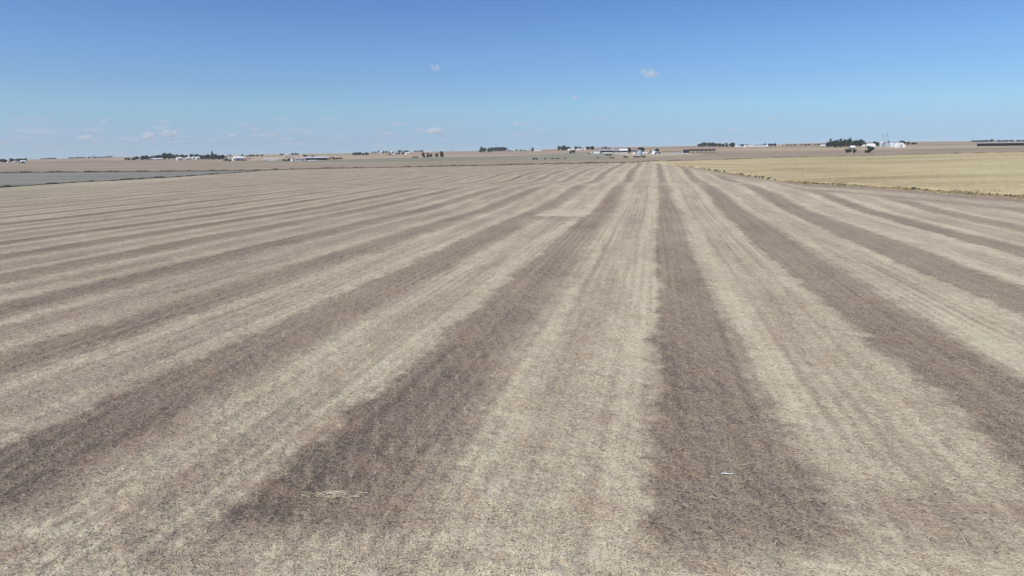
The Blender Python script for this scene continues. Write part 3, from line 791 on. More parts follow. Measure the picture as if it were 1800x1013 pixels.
trees('in the long grove above the dark open shed', [(1228.5, 258.8, 6, 5.4, 'g2'), (1234, 258.6, 8, 6.4, 'g3'), (1239.5, 258.4, 9, 7.4, 'g2'), (1246, 258.4, 9, 7.2, 'g0'), (1252, 258.4, 9, 7.4, 'g3'), (1258, 258.4, 8, 5.8, 'g2'), (1264, 258.4, 9, 6, 'g3'), (1270, 258.4, 8, 5.2, 'g2'), (1277, 258.6, 7, 6.6, 't0'), (1286, 258.8, 11, 7.4, 'g3')], 'long grove')
trees('among the white houses right of the long grove', [(1299, 258.3, 5, 3.4, 'g2'), (1304, 258.3, 7, 4.6, 'g3'), (1312, 258, 4, 4.4, 't0'), (1319, 258, 4, 3.6, 'g2'), (1329, 258, 5, 3.4, 'g0'), (1344, 257.4, 7, 4.4, 'g2'), (1352, 257.2, 6, 4.6, 'g3'), (1357, 257, 5, 4.2, 'g2'), (1363, 257, 6, 4.6, 'g0'), (1385, 256.4, 6, 2, 'g2'), (1390, 256.2, 5, 1.8, 'g3'), (1397, 256.2, 6, 2, 'g2')], 'trees among the white houses')
trees('on the horizon left of the big grove', [(1409, 256.2, 5, 2, 'g2'), (1416, 256.2, 6, 2.4, 'g3'), (1422, 256, 6, 2.2, 'g2'), (1434, 256, 5, 2, 'g3'), (1440, 255.6, 5, 2.4, 'g2'), (1448, 255.4, 8, 2.6, 'g3')], 'horizon trees left of the big grove')
trees('in the big grove left of the grain elevator', [(1455, 259, 7, 9, 'g3'), (1459, 259, 6, 13.4, 't0'), (1464, 259.2, 10, 11, 'g2'), (1471, 259.2, 10, 12.2, 'g3'), (1477, 259.2, 9, 13.6, 't0'), (1483, 259, 10, 12.6, 'g2'), (1489, 259, 9, 12.4, 'g0'), (1493, 259, 10, 15, 'g3'), (1500, 258.6, 9, 10.6, 'g2'), (1505, 258.4, 8, 11.2, 'g1'), (1511.5, 258.4, 11, 12.6, 'g3'), (1496, 259.6, 8, 8, 'g1'), (1467, 259.8, 8, 7, 'g2')], 'big grove')
trees('of the roadside pair beside the white post', [(1490.5, 269.6, 10.5, 7.2, 'g1'), (1501, 269.6, 7.5, 6.6, 'g1')], 'roadside tree pair')
trees('in the roadside clump below the white barn', [(1523, 269.4, 7, 5, 'd1'), (1529.5, 269.4, 12, 11.4, 'g2')], 'roadside clump')
trees('around the grain elevator', [(1538, 257.4, 9, 8, 'g2'), (1543, 257.4, 6, 6, 'g3'), (1521, 256.6, 6, 5, 'g2'), (1561, 257, 5, 8, 't0'), (1583, 255.4, 7, 7.4, 'g2'), (1589, 255.4, 8, 6.6, 'g3'), (1596.5, 255.4, 5, 6, 'g2'), (1604, 254.4, 6, 3.6, 'g3'), (1609, 254.2, 6, 3.2, 'g2')], 'elevator trees')
trees('on the horizon behind the long black shed', [(1708, 251, 6, 3, 'g2'), (1713, 251, 6, 3, 'g3'), (1719, 251, 8, 3, 'g2'), (1726, 251, 8, 3, 'g0'), (1733, 251, 8, 3.2, 'g2'), (1741, 251, 8, 4.2, 'g3'), (1752, 250.4, 8, 2.8, 'g2'), (1760, 250.4, 8, 2.6, 'g3'), (1768, 250.4, 8, 2.8, 'g2'), (1776, 250.4, 7, 3, 'g0'), (1788, 250.4, 8, 2.6, 'g2'), (1797, 250.4, 8, 2.6, 'g3')], 'far right horizon trees', r_=2500)

# weeds on the edge between stubble and ripe crop, and along the ditch on the left
def edge_weeds(where, xs, pts, hpx, keys, group):
    its = []
    for x in xs:
        y = np.interp(x, [q[0] for q in pts], [q[1] for q in pts])
        its.append((x, y + 0.3, random.uniform(4, 8), random.uniform(*hpx), random.choice(keys)))
    trees(where, its, group)
edge_weeds('in weeds at the far crop edge', [1247, 1259, 1273, 1304, 1318, 1329, 1335, 1341, 1352, 1364], S_PTS, (2.4, 4.6), ['s3', 's2', 's3'], 'weeds on the crop edge')
edge_weeds('in weeds at the middle crop edge', [1404, 1418, 1430, 1436, 1447, 1456, 1470, 1484, 1502], S_PTS, (2.0, 4.0), ['s3', 's2', 's3'], 'weeds on the crop edge')
edge_weeds('in weeds at the right crop edge', [1606, 1615, 1628, 1650, 1690, 1716, 1738, 1752, 1768, 1776, 1784, 1793], S_PTS, (2.5, 5.5), ['s3', 's0', 's3', 's2'], 'weeds on the crop edge')
edge_weeds('in the weeds along the grey green field', [70, 98, 128, 160, 199, 203, 246, 282, 300, 314, 330, 344, 352, 372, 398, 404], S_PTS, (1.2, 2.6), ['s3', 's0', 's3'], 'weeds along the grey green field')

def grass_strip(name, pts, x0, x1, n, hgt, label, cols, spread):
    xs = RNG.uniform(x0, x1, n)
    ys = np.interp(xs, [q[0] for q in pts], [q[1] for q in pts])
    grid = np.arange(x0 - 5, x1 + 6, 5.0)
    gp = np.array([at(g, np.interp(g, [q[0] for q in pts], [q[1] for q in pts]))[:2] for g in grid])
    X = np.interp(xs, grid, gp[:, 0]) ; Y = np.interp(xs, grid, gp[:, 1])
    k = 1 + RNG.normal(0, spread, n) / np.hypot(X, Y)
    X, Y = X * k, Y * k
    Z = terrain(X, Y)
    h = RNG.uniform(0.5, 1.2, n) * hgt * (0.5 + 1.2 * sstep(0.4, 0.75, fbm(X / 6.0, Y / 6.0, 3))); w = RNG.uniform(0.06, 0.18, n)
    hd = RNG.uniform(0, math.pi, n); lean = RNG.normal(0, 0.25, (n, 2)) * h[:, None]
    c, s_ = np.cos(hd) * w, np.sin(hd) * w
    Vt = np.stack([np.stack([X - c, Y - s_, Z - 0.05], 1), np.stack([X + c, Y + s_, Z - 0.05], 1), np.stack([X + c * 0.4 + lean[:, 0], Y + s_ * 0.4 + lean[:, 1], Z + h], 1), np.stack([X - c * 0.4 + lean[:, 0], Y - s_ * 0.4 + lean[:, 1], Z + h], 1)], 1).reshape(-1, 3)
    me = mesh_np(name, Vt, np.arange(4 * n).reshape(-1, 4), smooth=False)
    attr(me, 'shade', np.repeat(RNG.random(n), 4))
    o = link(name, me, leaf_material(name + '_blades', *cols))
    tag(o, label, 'grass', kind='stuff')
grass_strip('ditch_grass', D_PTS, -60, 1860, 22000, 0.8, 'tall dry grass in the ditch along the far end of the fields', ((0.10, 0.085, 0.045), (0.24, 0.195, 0.10)), 3.0)
grass_strip('crop_edge_grass', S_PTS, 1185, 1860, 9000, 0.42, 'rough dry weeds and grass along the edge of the ripe crop', ((0.17, 0.145, 0.085), (0.42, 0.35, 0.20)), 2.6)
grass_strip('field_edge_grass', S_PTS, -60, 470, 6000, 0.45, 'dark rough grass along the edge of the grey green field', ((0.07, 0.065, 0.04), (0.17, 0.15, 0.085)), 1.2)

# ----------------------------------------------------------------------------
# farm buildings
# ----------------------------------------------------------------------------
M['wall_white'] = simple('white_siding', (0.76, 0.76, 0.74), 0.06, 0.7, 0.6)
M['wall_cream'] = simple('cream_siding', (0.60, 0.56, 0.49), 0.08, 0.7, 0.7)
M['wall_red'] = simple('red_barn_boards', (0.36, 0.13, 0.11), 0.15, 0.8, 0.8)
M['roof_white'] = simple('white_metal_roof', (0.78, 0.79, 0.80), 0.05, 0.4, 0.45)
M['roof_grey'] = simple('grey_metal_roof', (0.36, 0.37, 0.39), 0.10, 0.4, 0.5)
M['roof_dark'] = simple('dark_shingle_roof', (0.10, 0.095, 0.10), 0.2, 0.9, 0.85)
M['roof_pink'] = simple('faded_red_roof', (0.50, 0.33, 0.31), 0.1, 0.4, 0.7)
M['steel'] = simple('galvanised_steel', (0.55, 0.60, 0.63), 0.06, 0.5, 0.35, 0.55, 0.5)
M['steel_dark'] = simple('weathered_grey_steel', (0.20, 0.23, 0.26), 0.1, 0.5, 0.6, 0.2)
M['wood_dark'] = simple('weathered_wood', (0.075, 0.062, 0.055), 0.2, 1.1, 0.9)
M['window_glass'] = simple('window_glass', (0.05, 0.06, 0.07), 0.1, 1.0, 0.15, 0.0, 0.5)
M['concrete'] = simple('pale_concrete', (0.58, 0.55, 0.50), 0.1, 0.5, 0.85)

def bx(x0, x1, y0, y1, z0, z1, o_=0):
    V_ = [(x0, y0, z0), (x1, y0, z0), (x1, y1, z0), (x0, y1, z0), (x0, y0, z1), (x1, y0, z1), (x1, y1, z1), (x0, y1, z1)]
    F_ = [(3, 2, 1, 0), (4, 5, 6, 7), (0, 1, 5, 4), (1, 2, 6, 5), (2, 3, 7, 6), (3, 0, 4, 7)]
    return V_, [tuple(i + o_ for i in f) for f in F_]

def part(name, boxes, mat, parent):
    V_, F_ = [], []
    for b in boxes:
        v, f = bx(*b, o_=len(V_)); V_ += v; F_ += f
    return bm_mesh(name, V_, F_, M[mat], parent)

def root(name, x, yb, label, cat, group=None, turn=0.0, r_=None):
    p = point(x, r_) if r_ else at(x, yb)
    e = bpy.data.objects.new(name, None); COL.objects.link(e)
    e.empty_display_size = 0.5
    e.location = (p[0], p[1], p[2] - 0.1)
    e.rotation_euler = (0, 0, -math.atan2(p[0], p[1]) + math.radians(turn))
    tag(e, label, cat, group)
    return e, depth(p) / FPX

def gable(name, x, yb, wpx, hpx, dep, label, cat='house', walls='wall_white', roof='roof_grey', ridge='x', eave=0.55, turn=12, group=None, doors=1, r_=None):
    """gabled building; the ridge runs across the view ('x') or towards the viewer ('y')"""
    e, k = root(name, x, yb, label, cat, group, turn, r_)
    w, h = wpx * k, hpx * k + 0.1
    d = dep if dep > 0 else w * 0.7
    he = h * eave
    W2, D2 = w / 2, d / 2
    if ridge == 'x':
        V_ = [(-W2, -D2, 0), (W2, -D2, 0), (W2, D2, 0), (-W2, D2, 0), (-W2, -D2, he), (W2, -D2, he), (W2, D2, he), (-W2, D2, he), (-W2, 0, h - 0.12), (W2, 0, h - 0.12)]
        F_ = [(0, 1, 5, 4), (2, 3, 7, 6), (1, 2, 6, 9, 5), (3, 0, 4, 8, 7), (4, 5, 9, 8), (6, 7, 8, 9)]
        ov = 0.35
        R_ = [(-W2 - ov, -D2 - ov, he - 0.05), (W2 + ov, -D2 - ov, he - 0.05), (W2 + ov, 0, h), (-W2 - ov, 0, h), (W2 + ov, D2 + ov, he - 0.05), (-W2 - ov, D2 + ov, he - 0.05)]
    else:
        V_ = [(-W2, -D2, 0), (W2, -D2, 0), (W2, D2, 0), (-W2, D2, 0), (-W2, -D2, he), (W2, -D2, he), (W2, D2, he), (-W2, D2, he), (0, -D2, h - 0.12), (0, D2, h - 0.12)]
        F_ = [(0, 1, 5, 8, 4), (2, 3, 7, 9, 6), (1, 2, 6, 5), (3, 0, 4, 7), (5, 6, 9, 8), (7, 4, 8, 9)]
        ov = 0.35
        R_ = [(-W2 - ov, D2 + ov, he - 0.05), (-W2 - ov, -D2 - ov, he - 0.05), (0, -D2 - ov, h), (0, D2 + ov, h), (W2 + ov, -D2 - ov, he - 0.05), (W2 + ov, D2 + ov, he - 0.05)]
    bm_mesh('wall', V_, F_, M[walls], e)
    Rt = R_ + [(a, b, c + 0.16) for a, b, c in R_]
    RF = [(0, 1, 2, 3), (3, 2, 4, 5), (9, 8, 7, 6), (11, 10, 8, 9), (0, 6, 7, 1), (1, 7, 8, 2), (2, 8, 10, 4), (4, 10, 11, 5), (5, 11, 9, 3), (3, 9, 6, 0)]
    bm_mesh('roof', Rt, RF, M[roof], e)
    nw = max(1, int(w / 4.5))
    if doors:
        for i in range(nw):
            cx = -W2 + w * (i + 0.5) / nw
            if i == nw // 2: part('door', [(cx - 0.55, cx + 0.55, -D2 - 0.06, -D2 + 0.03, 0.0, min(2.1, he * 0.8))], 'roof_dark', e)
            else: part('window', [(cx - 0.5, cx + 0.5, -D2 - 0.05, -D2 + 0.03, he * 0.4, he * 0.75)], 'window_glass', e)
    return e

def bin_(name, x, yb, wpx, hpx, label, mat='steel', roofmat='steel', cat='grain bin', group=None, cone=0.22, turn=0, r_=None):
    e, k = root(name, x, yb, label, cat, group, turn, r_)
    R, h = wpx * k / 2, hpx * k + 0.1
    hw = h * (1 - cone); n = 28
    V_, F_ = [], []
    rings = max(3, int(hw / 1.2))
    for j in range(rings * 2 + 1):         # corrugated courses
        z = hw * j / (rings * 2); rr_ = R * (1 if j % 2 else 0.985)
        V_ += [(rr_ * math.cos(2 * math.pi * i / n), rr_ * math.sin(2 * math.pi * i / n), z) for i in range(n)]
        if j: F_ += [((j - 1) * n + i, (j - 1) * n + (i + 1) % n, j * n + (i + 1) % n, j * n + i) for i in range(n)]
    bm_mesh('wall', V_, F_, M[mat], e, smooth=True)
    V_ = [(R * 1.04 * math.cos(2 * math.pi * i / n), R * 1.04 * math.sin(2 * math.pi * i / n), hw - 0.03) for i in range(n)]
    V_ += [(R * 0.12 * math.cos(2 * math.pi * i / n), R * 0.12 * math.sin(2 * math.pi * i / n), h - 0.25) for i in range(n)]
    F_ = [(i, (i + 1) % n, n + (i + 1) % n, n + i) for i in range(n)] + [tuple(range(2 * n - 1, n - 1, -1))[::-1]]
    rf = bm_mesh('roof', V_, F_, M[roofmat], e)
    v, f = tube([(0, 0, h - 0.3), (0, 0, h)], [R * 0.14, R * 0.14], 10)
    bm_mesh('cap', v, f, M[roofmat], rf)
    part('hatch', [(-0.4, 0.4, -R - 0.06, -R + 0.12, 0.4, 1.6)], 'roof_grey', e)
    return e

def open_shed(name, x, yb, wpx, hpx, dep, label, bays, roof='roof_grey', back='wood_dark', bunk=None, mono=True, cat='shed', turn=8, fascia='roof_dark', r_=None):
    e, k = root(name, x, yb, label, cat, None, turn, r_)
    w, h = wpx * k, hpx * k + 0.1
    W2, d = w / 2, dep
    hf = h * 0.80
    hb = h if not mono else h * 0.66
    # front is open, roof slopes to the rear (mono) or rises to a rear ridge
    if back: part('back_wall', [(-W2, W2, d - 0.2, d, 0, hb - 0.25)], back, e)
    if back: part('side_wall', [(-W2, -W2 + 0.2, 0.3, d - 0.21, 0, min(hf, hb) - 0.3)], back, e)
    if back: part('side_wall', [(W2 - 0.2, W2, 0.3, d - 0.21, 0, min(hf, hb) - 0.3)], back, e)
    zf, zb = (h if mono else hf), (hb if mono else h)
    R_ = [(-W2 - 0.4, -0.9, zf), (W2 + 0.4, -0.9, zf), (W2 + 0.4, d + 0.4, zb), (-W2 - 0.4, d + 0.4, zb)]
    Rt = [(a, b, c - 0.2) for a, b, c in R_] + R_
    bm_mesh('roof', Rt, [(3, 2, 1, 0), (4, 5, 6, 7), (0, 1, 5, 4), (1, 2, 6, 5), (2, 3, 7, 6), (3, 0, 4, 7)], M[roof], e)
    part('fascia', [(-W2 - 0.41, W2 + 0.41, -1.0, -0.91, zf - 0.75, zf + 0.02)], fascia, e)
    for i in range(bays + 1):
        cx = -W2 + 0.2 + (w - 0.4) * i / bays
        part('post', [(cx - 0.25, cx + 0.25, -0.5, -0.1, 0, zf - 0.25)], 'wood_dark', e)
        if not back: part('post', [(cx - 0.2, cx + 0.2, d - 0.4, d - 0.1, 0, zb - 0.25)], 'wood_dark', e)
    if bunk: part('feed_bunk', [(-W2 + 0.3, W2 - 0.3, -2.4, -1.5, 0, 1.1)], bunk, e)
    return e

def hoop(name, x, yb, wpx, hpx, dep, label, mat='wall_white', end='wood_dark', cat='hoop barn', turn=15, flat=1.0, group=None):
    e, k = root(name, x, yb, label, cat, group, turn)
    R, h = wpx * k / 2, hpx * k + 0.1
    n = 14
    arc = [(R * math.cos(math.pi * i / n), h * math.sin(math.pi * i / n)) for i in range(n + 1)]
    inn = [(a * 0.97, b * 0.96) for a, b in arc]
    V_ = [(a, 0, b) for a, b in arc] + [(a, dep, b) for a, b in arc] + [(a, 0, b) for a, b in inn] + [(a, dep, b) for a, b in inn]
    m = n + 1; F_ = []
    for i in range(n):
        F_ += [(i, i + 1, m + i + 1, m + i), (2 * m + i + 1, 2 * m + i, 3 * m + i, 3 * m + i + 1), (i + 1, i, 2 * m + i, 2 * m + i + 1), (m + i, m + i + 1, 3 * m + i + 1, 3 * m + i)]
    bm_mesh('cover', V_, F_, M[mat], e)
    V_ = [(a * 0.965, 0.6, b * 0.955) for a, b in arc] + [(a * 0.965, 0.8, b * 0.955) for a, b in arc]
    F_ = [tuple(range(m - 1, -1, -1))[::-1], tuple(range(m, 2 * m))[::-1]]
    bm_mesh('end_wall', V_, F_, M[end], e)
    part('door', [(-R * 0.35, R * 0.35, 0.5, 0.58, 0.0, h * 0.6)], 'roof_grey' if end != 'wood_dark' else 'roof_dark', e)
    return e

# far left farm
gable('farm_house', 15.5, 285.6, 3.4, 3, 8, 'small white gabled house between the trees at the far left edge', ridge='y')
gable('farm_shed', 28, 285.4, 6, 2.4, 9, 'pale grey shed roof at the far left farm, between its trees', 'shed', 'wall_cream', 'roof_grey')
gable('farm_shed', 41, 285.5, 7.5, 3.2, 10, 'white shed at the right end of the far left farm', 'shed', 'wall_white', 'roof_white')
# elevator silhouette far left horizon
e, k = root('grain_elevator', 163, 281.6, 'tiny hazy grain elevator on the left horizon', 'grain elevator', None, 0, 3300)
part('tower', [(-0.7 * k, 0.7 * k, -0.7 * k, 0.7 * k, 0, 5.2 * k)], 'roof_grey', e); part('bin_block', [(0.75 * k, 3 * k, -1 * k, 1 * k, 0, 2.6 * k)], 'roof_grey', e)
# village
gable('village_house', 245, 281.9, 3.5, 2.4, 7, 'small cream house under the leftmost village trees', ridge='y', walls='wall_white')
gable('village_shed', 265, 281.4, 9, 3, 9, 'white low shed, left of two under the village trees', 'shed', 'wall_white', 'roof_white')
gable('village_shed', 278, 281.2, 11, 2.8, 9, 'white low shed, right of two under the village trees', 'shed', 'wall_cream', 'roof_white')
gable('village_house', 310, 276.6, 7, 3.6, 9, 'hazy white house highest on the left of the village', roof='roof_white')
gable('village_house', 324, 277.8, 7, 4, 9, 'white house between two trees at the back of the village', roof='roof_white', ridge='y')
gable('village_house', 341.5, 279.2, 6, 4, 9, 'white gabled house right of the pink walled house', roof='roof_white', ridge='y')
gable('village_house', 317, 275.6, 6, 3.6, 8, 'white roofed house behind the village between two trees', roof='roof_white', ridge='y')
gable('village_house', 315.5, 281.8, 8, 5, 9, 'bright white house in front at the middle of the village', roof='roof_white', eave=0.7)
gable('village_house', 331.5, 280.6, 9, 3.6, 9, 'pink walled low house in the village, right of the bright white one', walls='roof_pink', roof='roof_white')
gable('village_house', 334, 277, 9, 3, 9, 'wide white roofed house behind the pink walled house', roof='roof_white')
gable('village_house', 342, 277.2, 7, 3, 8, 'grey blue roofed house behind the village grove', roof='roof_grey')
gable('village_house', 348, 280.4, 7, 4.4, 9, 'white house at the left foot of the pointed tree grove', roof='roof_white', eave=0.65)
gable('village_house', 352.5, 276.8, 7, 3, 8, 'white house at the back edge of the pointed tree grove', roof='roof_white', ridge='y')
bin_('white_silo', 397.6, 280.8, 3.0, 8.8, 'slender white silo right of the village grove', 'wall_white', 'roof_white', 'silo', cone=0.12)
# white house group
gable('farm_house', 419, 280.6, 16, 5.4, 10, 'wide white farmhouse with white roof above dark shrubs, right of the silo', roof='roof_white', eave=0.5)
gable('farm_shed', 412.5, 282.2, 7, 4.4, 8, 'white gabled shed at the left corner of the wide white farmhouse', 'shed', ridge='y', roof='roof_white')
gable('farm_shed', 435, 276.2, 7, 2.6, 10, 'low dark roofed shed on the slope behind the farmhouse', 'shed', 'wall_cream', 'roof_dark')
gable('farm_shed', 437, 279.8, 8, 2, 8, 'low reddish shed right of the wide white farmhouse', 'shed', 'wall_red', 'roof_pink')
gable('livestock_barn', 476, 280.6, 23, 1.5, 8, 'long low white livestock barn between farmhouse and pink roofed barn', 'barn', 'wall_white', 'roof_white', doors=0, turn=4)
gable('livestock_barn', 478, 282.8, 10, 1.2, 5, 'short low white roofed shelter in front of the long low barn', 'shed', 'wall_white', 'roof_white', doors=0, turn=4)
# pink roofed barn compound
gable('barn', 527, 283.2, 18, 6.6, 12, 'barn with faded pink roof and white walls, left of the long shed', 'barn', 'wall_white', 'roof_pink', eave=0.58, turn=8)
gable('barn_wing', 516, 283.5, 7, 5.4, 9, 'white gabled barn end left of the pink roofed barn', 'barn', 'wall_white', 'roof_pink', ridge='y', eave=0.8, turn=10)
open_shed('cattle_shed', 557.5, 281.6, 36, 5.6, 16, 'long white roofed cattle shed with dark open front, right of the pink roofed barn', 9, 'roof_white', 'wood_dark', None, False, turn=6, fascia='roof_white')
gable('feed_shelter', 550, 283.3, 12, 1.6, 6, 'low white feed shelter in front of the long cattle shed', 'shed', 'wall_white', 'roof_white', doors=0)
gable('farm_house', 503.5, 273.6, 6, 2, 10, 'tiny white roof on the slope above the pink roofed barn, left of the bin', roof='roof_white', doors=0)
bin_('grain_bin', 529, 273, 3.6, 2.8, 'tiny white grain bin on the slope above the pink roofed barn', 'wall_white', 'roof_white')
gable('farm_shed', 505, 277.8, 13, 2, 12, 'long grey roofed shed on the slope behind the pink roofed barn', 'shed', 'wall_cream', 'roof_grey', doors=0)
# hilltop farmsteads
gable('farm_house', 669.5, 269.6, 5, 3, 9, 'small white house, leftmost of the hilltop farmsteads', roof='roof_white')
gable('farm_house', 687, 269.3, 6, 3, 10, 'white hilltop house between two dark trees, second from left', roof='roof_white')
gable('farm_shed', 696, 268.8, 5, 2.4, 9, 'grey white hilltop shed left of a tall tree', 'shed', 'wall_white', 'roof_grey')
gable('farm_house', 716, 272, 6, 3.8, 10, 'bright white house on the slope below the hilltop farmsteads', roof='roof_white', eave=0.65)
gable('livestock_barn', 753, 267.2, 11, 1.9, 14, 'long white barn on the horizon above the brown pasture trees', 'barn', 'wall_white', 'roof_white', doors=0)
gable('farm_shed', 691, 272.2, 7, 1.6, 8, 'low white shelter below the hilltop farmsteads', 'shed', 'wall_white', 'roof_white', doors=0)
bin_('water_tower', 795, 267, 2.2, 2.6, 'tiny pale round tank alone on the horizon left of the middle grove', 'roof_grey', 'roof_grey', 'tank')
gable('livestock_barn', 945, 266.2, 12, 2, 12, 'long low white barn beside the pointed tree on the horizon', 'barn', 'wall_white', 'roof_white', doors=0)
# white farmyard
gable('farm_shed', 1004, 264.8, 10, 3, 12, 'white shed, leftmost of the farmyard right of centre', 'shed', 'wall_white', 'roof_white')
gable('farm_shed', 1018.5, 264.6, 9, 2.8, 12, 'white shed with pink roof in the middle of the farmyard', 'shed', 'wall_white', 'roof_white')
bin_('grain_bin', 1029, 264.8, 4.2, 5.4, 'pale pinkish silo in the farmyard between two trees', 'wall_cream', 'roof_pink', 'silo', cone=0.15)
gable('hut', 1007, 271.4, 2.6, 2.4, 3, 'tiny white hut under the brown tree in front of the farmyard', 'hut', 'wall_white', 'roof_white', ridge='y')
gable('hut', 1039.8, 271.2, 3.4, 3.6, 4, 'small white hut at the left of the open barn', 'hut', 'wall_cream', 'roof_white', ridge='y')
# big open barn
gable('barn_end', 1049, 269.8, 11, 5.0, 14, 'white walled left end of the open cattle barn', 'barn', 'wall_white', 'roof_grey', eave=0.72, turn=2, doors=0)
open_shed('open_barn', 1066, 269.6, 23, 6.4, 16, 'open cattle barn with dark front and white feed bunk, left half', 6, 'roof_grey', 'wood_dark', 'wall_white', False, 'barn', 2, 'roof_grey')
open_shed('open_barn', 1091, 269.8, 25, 5.2, 15, 'open cattle barn with dark front and white feed bunk, right half', 6, 'roof_grey', 'wood_dark', 'wall_white', False, 'barn', 2, 'roof_dark')
gable('livestock_barn', 1096, 268.6, 14, 6.4, 11, 'white roofed barn behind the right half of the open cattle barn', 'barn', 'wall_white', 'roof_white', eave=0.6, doors=0, turn=4)
bin_('feed_bin', 1077.5, 264, 1.6, 3.6, 'slim white feed bin on the horizon behind the open barn', 'wall_white', 'roof_white', 'feed bin')
# grain bins
bin_('grain_bin', 1124.5, 273.6, 9.4, 10.4, 'large galvanised grain bin with bright highlight in front of two trees', 'steel', 'steel', cone=0.2)
bin_('grain_bin', 1115.2, 271.2, 5.4, 4.6, 'small squat white bin left of the large galvanised bin', 'wall_white', 'steel', cone=0.3)
gable('farm_shed', 1133, 271.4, 8, 3.2, 8, 'low cream shed right of the large galvanised bin', 'shed', 'wall_cream', 'roof_white')
gable('farm_shed', 1114, 266.6, 7, 2, 9, 'dark roofed shed behind the small white bin', 'shed', 'wood_dark', 'roof_dark', doors=0)
# right of bins
gable('white_shed', 1148.6, 269.2, 4, 5, 6, 'narrow white shed left of the dark hoop barn', 'shed', 'wall_white', 'roof_white', ridge='y', eave=0.8)
hoop('hoop_barn', 1156, 271.2, 12.5, 4.8, 12, 'dark fronted hoop barn with pale rim right of the grain bins', 'roof_white', 'roof_dark')

def fence(name, x0, y0, x1, y1, n, hgt, label, mat):
    a, b = at(x0, y0), at(x1, y1)
    e = bpy.data.objects.new(name, None); COL.objects.link(e); e.location = a
    tag(e, label, 'fence')
    L_ = math.hypot(b[0] - a[0], b[1] - a[1]); e.rotation_euler = (0, 0, math.atan2(b[1] - a[1], b[0] - a[0]))
    dz = (b[2] - a[2]) / L_
    for i in range(n + 1):
        xx = L_ * i / n
        part('post', [(xx - 0.1, xx + 0.1, -0.1, 0.1, dz * xx - 0.2, dz * xx + hgt)], mat, e)
    for j in range(3):
        z0 = hgt * (0.3 + 0.3 * j)
        V_ = [(0, -0.16, z0 - 0.09), (L_, -0.16, z0 - 0.09 + dz * L_), (L_, -0.11, z0 - 0.09 + dz * L_), (0, -0.11, z0 - 0.09)]
        V_ += [(a_, b_, c_ + 0.18) for a_, b_, c_ in V_]
        bm_mesh('rail', V_, bx(0, 1, 0, 1, 0, 1)[1], M[mat], e)
    return e
fence('yard_fence', 1163.5, 270.4, 1199, 270.2, 12, 1.6, 'front rail fence of the pale yard between hoop barn and dark shed', 'roof_grey')
fence('yard_fence', 1163.5, 267.4, 1198, 267.2, 12, 1.6, 'rear rail fence behind the pale yard between hoop barn and dark shed', 'wood_dark')
fence('yard_fence', 1136, 270.6, 1149, 270.4, 5, 1.5, 'short rail fence between cream shed and hoop barn', 'wood_dark')
open_shed('open_shed', 1234, 269.6, 45, 7.2, 12, 'black roofed open fronted shed with five bays below the long grove', 6, 'roof_dark', None, None, True, 'shed', 6, 'roof_dark')
open_shed('open_shed', 1205.5, 268.8, 10, 5.6, 8, 'small pale open shed touching the left end of the black roofed shed', 2, 'roof_dark', 'wall_white', None, True, 'shed', 6, 'roof_dark')
gable('feed_bunk', 1196, 271.8, 26, 1.2, 2, 'long low pale concrete feed bunk along the yard', 'feed bunk', 'concrete', 'concrete', doors=0, turn=3)
# white houses right of long grove
for x, yb, w, h, lab, rd in ((1295.5, 259, 5, 3, 'white house touching the right end of the long grove', 'x'), (1301, 259, 6, 2.6, 'white house, second right of the long grove', 'y'), (1310.5, 259.2, 6, 4, 'tallest white house right of the long grove', 'y'), (1319.5, 258.8, 4.5, 3.2, 'white house, fourth right of the long grove', 'x')):
    gable('farm_house', x, yb, w, h, 10, lab, roof='roof_white', ridge=rd)
bin_('white_silo', 1325, 259.2, 2.2, 4, 'slim white silo right of the four white houses', 'wall_white', 'roof_white', 'silo')
gable('livestock_barn', 1336, 258.2, 14, 3.6, 16, 'wide pale blue grey barn on the horizon right of the white silo', 'barn', 'wall_white', 'steel', doors=0)
gable('livestock_barn', 1346, 257.8, 7, 2.6, 12, 'small pale barn touching the wide pale blue grey barn', 'barn', 'wall_white', 'roof_white', doors=0)
bin_('white_silo', 1366.5, 257.4, 2, 3.2, 'left one of two slim white silos on the horizon', 'wall_white', 'roof_white', 'silo')
bin_('white_silo', 1371.5, 257.2, 1.8, 3, 'right one of two slim white silos on the horizon', 'wall_white', 'roof_white', 'silo')
gable('livestock_barn', 1448, 256.8, 10.5, 2.4, 14, 'white roofed barn left of the big grove', 'barn', 'wall_white', 'roof_white', doors=0)
# roadside hut and post
gable('hut', 1498, 262.4, 7, 5.6, 6, 'small hut with white roof above the roadside tree pair', 'hut', 'leaf_grey', 'roof_white', eave=0.5)
e, k = root('white_post', 1497.4, 269.6, 'thin white post between the pair of roadside trees', 'post')
v, f = tube([(0, -3, -0.1), (0, -3, 3.2 * k), (0, -3, 6.6 * k)], [0.16, 0.15, 0.14], 8)
bm_mesh('pole', v, f, M['wall_white'], e); part('base', [(-0.3, 0.3, -3.3, -2.7, 0, 0.35)], 'concrete', e)
